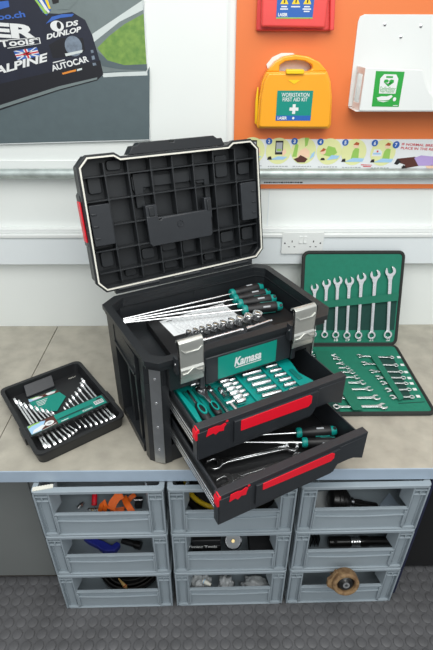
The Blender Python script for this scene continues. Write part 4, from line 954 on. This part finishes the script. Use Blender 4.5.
# ------------------------------------------------------------------ spanner tray on the worktop
CA = math.radians(36.5)
MC = Matrix.Translation((-.523, .989, ZT+.0005)) @ Matrix.Rotation(CA, 4, 'Z')
CWi, CDe, CHt = .296, .385, .045
t = thing('spanner_tray', 'black moulded tray of chrome spanners with teal card sleeves on the worktop', 'tray', MC)
b = Mb(); c = 'case_black'
O1 = rrect(.006, CWi-.006, .006, CDe-.006, .022); O2 = rrect(0, CWi, 0, CDe, .024); I2 = rrect(.011, CWi-.011, .011, CDe-.011, .018); I1 = rrect(.016, CWi-.016, .016, CDe-.016, .018)
def loft(A, B, z0, z1): b.prism(A, z0, z1, c, top=B)
b.prism(O1, 0, .006, c)
def ringloft(b, o0, o1, i0, i1, z0, z1):
    i = b.mi(c); V = lambda P, z: [b.bm.verts.new((x, y, z)) for x, y in P]
    a, d, e, g = V(o0, z0), V(o1, z1), V(i0, z0), V(i1, z1); n = len(a)
    for k in range(n):
        j = (k+1) % n; b.face([a[k], a[j], d[j], d[k]], i, True); b.face([e[j], e[k], g[k], g[j]], i, True); b.face([d[k], d[j], g[j], g[k]], i); b.face([a[j], a[k], e[k], e[j]], i)
ringloft(b, O1, O2, I1, I2, .006, CHt)
b.ring(rrect(-.002, CWi+.002, -.002, CDe+.002, .025), I2, CHt-.006, CHt+.001, c)
b.build('tray_shell', t, ang=40)
b = Mb(); BY0, BY1 = .093, .148
b.prism(rect(.012, CWi-.012, BY0, BY1), .0345, CHt-.002, c); 
for k in range(18): b.box(.022+k*.0148, .025+k*.0148, BY1+.002, BY1+.03, .0062, .0072, c); b.box(.022+k*.0148, .025+k*.0148, BY0-.03, BY0-.002, .0062, .0072, c)
for x in (-.006, CWi-.006): b.box(x, x+.012, BY0-.002, BY1+.002, .018, CHt+.0012, c)
b.build('cross_bar', t, bev=.001)
# sloping centre panel and small mark
b = Mb(); b.prism([(.072, .332), (.176, .332), (.182, CDe-.0165), (.078, CDe-.0165)], .0062, .02, 'black_satin', fn=lambda x, y, z: (x, y, z if z < .01 else (.012+(y-.332)/.036*.026))); b.build('centre_panel', t, bev=.002)
f = lambda u, v, l: (u, v, .0063+.0003*l); b = Mb(); b.text('Kamasa', (.235, .345), (.262, .345), .008, 'seal_white', f, layer=1); b.build('lettering', t)
# card sleeve
t2 = thing('card_sleeve', 'long teal card sleeve with a white tool picture and barcode across the spanner tray', 'label card', MC)
zc = CHt-.0016; f = lambda u, v, l: (u, v, zc+.0002*l)
b = Mb(); b.prism(rect(.018, CWi-.02, BY0+.004, BY1-.004), zc, zc+.0004, 'ink_teal')
b.poly(rect(.0185, .105, BY0+.0045, BY1-.0045), 'ink_brown', lambda u, v: f(u, v, 4)); b.poly([(.0185, BY0+.006), (.05, BY0+.006), (.075, BY1-.012), (.055, BY1-.005), (.0185, BY1-.005)], 'ink_sky', lambda u, v: f(u, v, 5)); b.poly([(.0185, BY1-.018), (.03, BY1-.012), (.06, BY1-.010), (.055, BY1-.005), (.02, BY1-.006)], 'ink_leaf', lambda u, v: f(u, v, 6)); b.poly([(.022, BY0+.008), (.05, BY0+.010), (.07, BY0+.022), (.06, BY0+.03), (.03, BY0+.022)], 'ink_white', lambda u, v: f(u, v, 7)); b.poly(circ(.082, BY0+.024, .015, 20, .011), 'ink_white', lambda u, v: f(u, v, 7)); b.poly(circ(.082, BY0+.024, .007, 16, .005), 'paper_grey', lambda u, v: f(u, v, 8)); b.poly([(.024, BY0+.006), (.06, BY0+.006), (.1, BY0+.012), (.1, BY0+.010), (.06, BY0+.0048)], 'ink_white', lambda u, v: f(u, v, 7))
b.poly(rect(.106, .23, BY0+.018, BY0+.027), 'teal_dark', lambda u, v: f(u, v, 4)); b.poly(rect(.115, .2, BY0+.021, BY0+.024), 'ink_black', lambda u, v: f(u, v, 6)); b.text('Kamasa', (.19, BY0+.008), (.225, BY0+.008), .008, 'ink_white', f, bold=.02, shear=.2, layer=5)
b.poly(rect(.115, .14, BY0+.007, BY0+.010), 'ink_white', lambda u, v: f(u, v, 5)); b.poly(rect(.238, .27, BY0+.014, BY0+.034), 'ink_white', lambda u, v: f(u, v, 5))
for k in range(10): b.poly(rect(.241+k*.0027, .241+k*.0027+(.0009 if k % 3 else .0016), BY0+.018, BY0+.032), 'ink_black', lambda u, v: f(u, v, 6))
b.poly(rect(.252, .268, BY0+.036, BY0+.043), 'ink_black', lambda u, v: f(u, v, 5))
b.build('sleeve_card', t2)
# second card, pointed, lying up the tray
t3 = thing('pointed_card', 'pointed teal card with a tool picture lying above the sleeve in the spanner tray', 'label card', MC)
Q = [(0.066,0.2852), (0.1642,0.2801), (0.1788,0.2241), (0.1382,0.1669), (0.0623,0.1934)]
CARD = [(0.0723,0.32), (0.1722,0.3132), (0.1866,0.2542), (0.1323,0.1996), (0.0699,0.2403)]
b = Mb(); b.prism(CARD, .0084, .0089, 'ink_teal'); f = lambda u, v, l: (u, v, .0089+.0002*l)
o_ = Vector(CARD[0]); u_ = Vector(CARD[1])-o_; v_ = Vector((u_.y, -u_.x))
g = lambda x, y: tuple(o_+u_*x+v_*y)
def gp(P, m_, l): b.poly([g(x, y) for x, y in P], m_, lambda u, v: f(u, v, l))
gp([(.01, .01), (1., .01), (1.06, .2), (-.02, .2)], 'ink_brown', 1); gp([(.01, .02), (.14, .02), (.36, .17), (.0, .19)], 'ink_sky', 2); gp([(.1, .06), (.3, .04), (.5, .12), (.4, .17), (.14, .16)], 'ink_white', 3); gp([(.02, .02), (.3, .02), (.4, .05), (.1, .05)], 'ink_leaf', 3); gp([(.6, .05), (.8, .03), (.96, .08), (.9, .16), (.66, .17)], 'ink_white', 3); gp([(.82, .0), (.98, .0), (1., .06), (.84, .05)], 'ink_teal', 4)
for k in range(4): gp([(.2, .3+.08*k), (.6-.05*k, .3+.08*k), (.6-.05*k, .33+.08*k), (.2, .33+.08*k)], 'ink_white', 2)
b.build('card', t3)
def cp(x, y, z): return MC @ Vector((x, y, z))
SPN = []
ex = MC.to_3x3() @ Vector((1, .1, .2))
LH_ = [(.031, .298), (.040, .281), (.050, .258), (.063, .243), (.076, .224), (.0885, .206), (.100, .19), (.1115, .174)]
LR_ = [(.0385, .043), (.0488, .035), (.066, .034), (.083, .036), (.0995, .039), (.115, .043), (.129, .048), (.1425, .054)]
RH_ = [(.262, .266), (.249, .247), (.231, .228), (.214, .2155), (.1975, .2047), (.182, .196), (.1665, .185), (.1525, .172)]
RR_ = [(.268, .034), (.2565, .0315), (.2405, .034), (.2245, .037), (.2075, .0415), (.191, .047), (.1745, .053), (.1585, .062)]
for k in range(8):
    big = k < 4
    spanner(cp(*LH_[k], .0285 if big else .026), cp(*LR_[k],   .0235 if big else .0226), ex, 'chrome spanner of the longer set in the black tray, %s from the seam end' % ORD[k], 'longer chrome spanners in the black tray', 1. if big else 1.2)
    spanner(cp(*RH_[k], .0285 if big else .026), cp(*RR_[k],   .0235 if big else .0226), ex, 'chrome spanner of the set nearer the toolbox in the black tray, %s from the toolbox' % ORD[k], 'chrome spanners in the tray nearer the toolbox', 1. if big else 1.2)

# ------------------------------------------------------------------ green tool wallet
WH = Vector((.365, 1.625, .722)); WT = Vector((.365, 1.742, 1.09)); wd = (WT-WH).normalized(); wx = Vector((1, 0, 0)); wnn = wx.cross(wd)      # wnn points to the room
WLEN = .386; WWID = .405
def rot3(x, y, z, o):
    M = Matrix.Identity(4)
    for k, v in enumerate((x, y, z, o)):
        for r in range(3): M[r][k] = v[r]
    return M
# both halves use local (x along the hinge, y away from the hinge, z towards the tools)
zu = wx.cross(wd)
MU = rot3(wx, wd, wx.cross(wd), WH)
if MU.col[2][1] > 0: MU = rot3(wx, wd, -wx.cross(wd), WH)
ML = rot3(wx, Vector((0, -1, 0)), Vector((0, 0, 1)), Vector((.365, 1.618, ZT+.0026)))
WAL = thing('tool_wallet', 'open green canvas spanner wallet propped against the wall beside the toolbox', 'tool wallet', Matrix())
LLEN = .415
def half(M, ln, nm):
    b = Mb(); b.prism(rrect(0, WWID, -.002, ln, .02), .0, .009, 'canvas_green'); o = b.build(nm, WAL, M=M)
    return o
hu = half(MU, WLEN, 'upright_panel'); hl = half(ML, LLEN, 'lying_panel')
for M, ln, par in ((MU, WLEN, hu), (ML, LLEN, hl)):
    pts = [p for p in rrect(.003, WWID-.003, .003, ln-.003, .02, 5)]
    b = Mb(); b.tube([(x, y, .0058) for x, y in pts], .0075, 'binding', 8, True); b.build('binding', par, M=M, label='black binding')
# spine
b = Mb(); b.tube([(.37, 1.6245, ZT+.0055), (.76, 1.6245, ZT+.0055)], .0045, 'canvas_green', 10); b.build('spine', WAL)
# pockets and bands, upright half
def strip(M, par, pts, z, th, m_, nm):
    b = Mb(); b.prism(pts, z, z+th, m_); return b.build(nm, par, M=M, bev=.0008, seg=1)
UP = dict(bl=(0.0863,0.17), tl=(0.0874,0.1491))
strip(MU, hu, [(.014, (0.2499,0.0637)[1]), (WWID-.014, (0.2499,0.0637)[1]), (WWID-.014, (0.3913,0.198)[1]), (.014, (0.119,0.1699)[1])], .0092, .0015, 'canvas_pocket', 'dark_pocket')
strip(MU, hu, [(.014, (0.12,0.1532)[1]), (WWID-.014, (0.3921,0.1897)[1]), (WWID-.014, (0.3892,0.2204)[1]), (.014, (0.1184,0.1807)[1])], .0225, .0015, 'band_green', 'retaining_band')
lowz = (0.2529,0.0227)[1]
strip(MU, hu, [(.014, .012), (WWID-.014, .012), (WWID-.014, lowz), (.014, lowz)], .0092, .0015, 'canvas_green', 'number_strip')
f = lambda u, v, l: (u, v, .0109+.0002*l); b = Mb()
for (c2, s) in (((0.1519,0.0071), '18'), ((0.2004,0.0069), '19'), ((0.2482,0.0067), '20'), ((0.2985,0.0065), '21'), ((0.3689,0.0061), '22')):
    b.text(s, (c2[0]-.008, max(c2[1], .016)+.001), (c2[0]+.008, max(c2[1], .016)+.001), .012, 'ink_white', f, bold=.03, layer=1)
b.build('size_numbers', hu, M=MU)
heads = [(0.0505,0.2442), (0.0973,0.2611), (0.1418,0.2715), (0.1886,0.2698), (0.236,0.2842), (0.2906,0.2953), (0.3506,0.308)]
rings = [(0.0553,0.0496), (0.1009,0.0476), (0.1466,0.0466), (0.1932,0.0447), (0.2413,0.0444), (0.2953,0.0442), (0.3624,0.0465)]
R3u = MU.to_3x3(); nzu = R3u @ Vector((0, 0, 1))
for k in range(7): spanner(MU @ Vector((*heads[k], .0175)), MU @ Vector((*rings[k], .0175)), nzu, 'chrome spanner standing in the propped half of the wallet, %s from the toolbox' % ORD[k], 'spanners in the upright half of the wallet')
# lying half
def wl(M, x, y, z): return M @ Vector((x, y, z))
bandL = [(0.0799,0.044), (0.1004,0.0441), (0.1408,0.2471), (0.1402,0.4115), (0.1244,0.4113), (0.1091,0.2703)]
pk = [(0.2976,0.0824), (0.3659,0.0774), (0.3492,0.3453), (0.3159,0.3483)]
strip(ML, hl, pk, .0092, .0012, 'canvas_pocket', 'dark_pocket')
strip(ML, hl, [(0.2693,0.0878), (0.2976,0.0824), (0.3159,0.3483), (0.2937,0.361)], .020, .0015, 'band_green', 'retaining_band')
strip(ML, hl, [(0.0525,0.058), (0.1118,0.0585), (0.1174,0.1339), (0.1275,0.192), (0.1371,0.247), (0.1425,0.2993), (0.1491,0.3436), (0.1527,0.3963), (0.1519,0.4116), (0.1175,0.4113), (0.0997,0.3102), (0.0785,0.2406), (0.0469,0.2099)], .0212, .0015, 'band_green', 'retaining_band')
strip(ML, hl, [(0.0504,0.153), (0.1013,0.1534), (0.0761,0.4109), (0.0002,0.4102)], .0092, .0012, 'canvas_pocket', 'dark_pocket')
b = Mb(); b.prism([(0.293,0.3631), (0.3884,0.3554), (0.3871,0.3586), (0.2919,0.3663)], .0092, .0098, 'canvas_pocket'); b.build('stitch_line', hl, M=ML)
b = Mb(); f = lambda u, v, l: (u, v, .0093+.0002*l)
for c2 in ((0.3885,0.0874), (0.3845,0.1387), (0.3832,0.1846), (0.3822,0.222), (0.3797,0.2538), (0.3785,0.2876), (0.3762,0.327)):
    b.poly(rect(c2[0]-.007, c2[0]+.007, c2[1]-.007, c2[1]+.007), 'ink_white', lambda u, v: f(u, v, 1))
b.build('size_labels', hl, M=ML)
lh = [(0.1312,0.0832), (0.1397,0.1059), (0.1468,0.1368), (0.1614,0.1643), (0.1717,0.1911), (0.1809,0.2233), (0.1933,0.2558), (0.2088,0.2931), (0.2201,0.341), (0.2303,0.3867)]
ls = [(0.1118,0.0851), (0.1151,0.1084), (0.1196,0.1365), (0.1229,0.1652), (0.1289,0.1945), (0.1457,0.2273), (0.1358,0.26), (0.1425,0.2993), (0.1484,0.3436), (0.1545,0.3933)]
for k in range(10):
    h = Vector(lh[k]); d = Vector((ls[k][0], ls[k][1]))-h; d = d.normalized() if k > 2 else Vector((-1, .02)).normalized()
    d = Vector((-1, .015)).normalized(); L_ = .085+.0088*k
    r_ = h+d*L_; 
    if r_.x < .016: r_ = h+d*(h.x-.018)
    spanner(ML @ Vector((h.x, h.y, .0165)), ML @ Vector((r_.x, r_.y, .0165)), (0, 0, 1), 'chrome spanner lying in the wallet column by the toolbox, %s from the fold' % ORD[k], 'spanners lying in the wallet column by the toolbox', round((.0205 if k < 4 else .0235+.0006*k)/(.166*(h-r_).length), 1))
mh = [(0.2289,0.0874), (0.2336,0.1375), (0.2498,0.1879), (0.2613,0.2264), (0.2687,0.2588), (0.2744,0.2993), (0.2792,0.3382)]
mr = [(0.3546,0.0995), (0.3532,0.1516), (0.3584,0.1939), (0.3559,0.2296), (0.3532,0.2631), (0.352,0.2977), (0.348,0.3388)]
for k in range(7):
    spanner(ML @ Vector((*mh[k], .0165)), ML @ Vector((*mr[k], .0165)), (0, 0, 1), 'chrome spanner lying in the wallet column with white labels, %s from the fold' % ORD[k], 'spanners in the labelled wallet column', round(.023/(.166*(Vector(mh[k])-Vector(mr[k])).length), 1))

# ------------------------------------------------------------------ light
w = bpy.data.worlds.new('room_light'); SC.world = w; w.use_nodes = True
wn = w.node_tree.nodes; wlk = w.node_tree.links; bg = wn['Background']
wtc = wn.new('ShaderNodeTexCoord'); wsp = wn.new('ShaderNodeSeparateXYZ'); wlk.new(wtc.outputs['Generated'], wsp.inputs[0])
wr = wn.new('ShaderNodeValToRGB'); wmr = wn.new('ShaderNodeMapRange'); wmr.inputs['From Min'].default_value = -1; wmr.inputs['From Max'].default_value = 1
wlk.new(wsp.outputs['Z'], wmr.inputs['Value']); wlk.new(wmr.outputs['Result'], wr.inputs['Fac'])
wr.color_ramp.elements[0].position = .32; wr.color_ramp.elements[0].color = (.05, .05, .055, 1)
wr.color_ramp.elements[1].position = .54; wr.color_ramp.elements[1].color = (.93, .97, 1, 1)
wlk.new(wr.outputs['Color'], bg.inputs['Color']); bg.inputs['Strength'].default_value = .64
def area(name, loc, target, sx, sy, power, col=(1, 1, 1)):
    l = bpy.data.lights.new(name, 'AREA'); l.shape = 'RECTANGLE'; l.size = sx; l.size_y = sy; l.energy = power; l.color = col
    o = bpy.data.objects.new(name, l); COL.objects.link(o); o.location = loc
    o.rotation_euler = (Vector(target)-Vector(loc)).to_track_quat('-Z', 'Y').to_euler(); return o
area('ceiling_lamp', (.15, .35, 2.9), (.15, .9, 0), 2.4, 1.2, 36, (1, .99, .96))
area('ceiling_lamp', (.6, -1.2, 2.9), (.2, 1.2, .8), 2.4, 1.0, 26, (.97, 1, .98))

# ------------------------------------------------------------------ camera
cd = bpy.data.cameras.new('camera'); cd.sensor_fit = 'VERTICAL'; cd.sensor_height = 36; cd.lens = LENS; cd.clip_start = .02
co = bpy.data.objects.new('camera', cd); COL.objects.link(co)
co.matrix_world = Matrix((*[tuple(r) for r in CAM_M], (0, 0, 0, 1)))
SC.camera = co
SC.view_settings.view_transform = 'Standard'; SC.view_settings.look = 'None'; SC.view_settings.gamma = 1; SC.view_settings.use_curve_mapping = False
SC.view_settings.exposure = 0.12
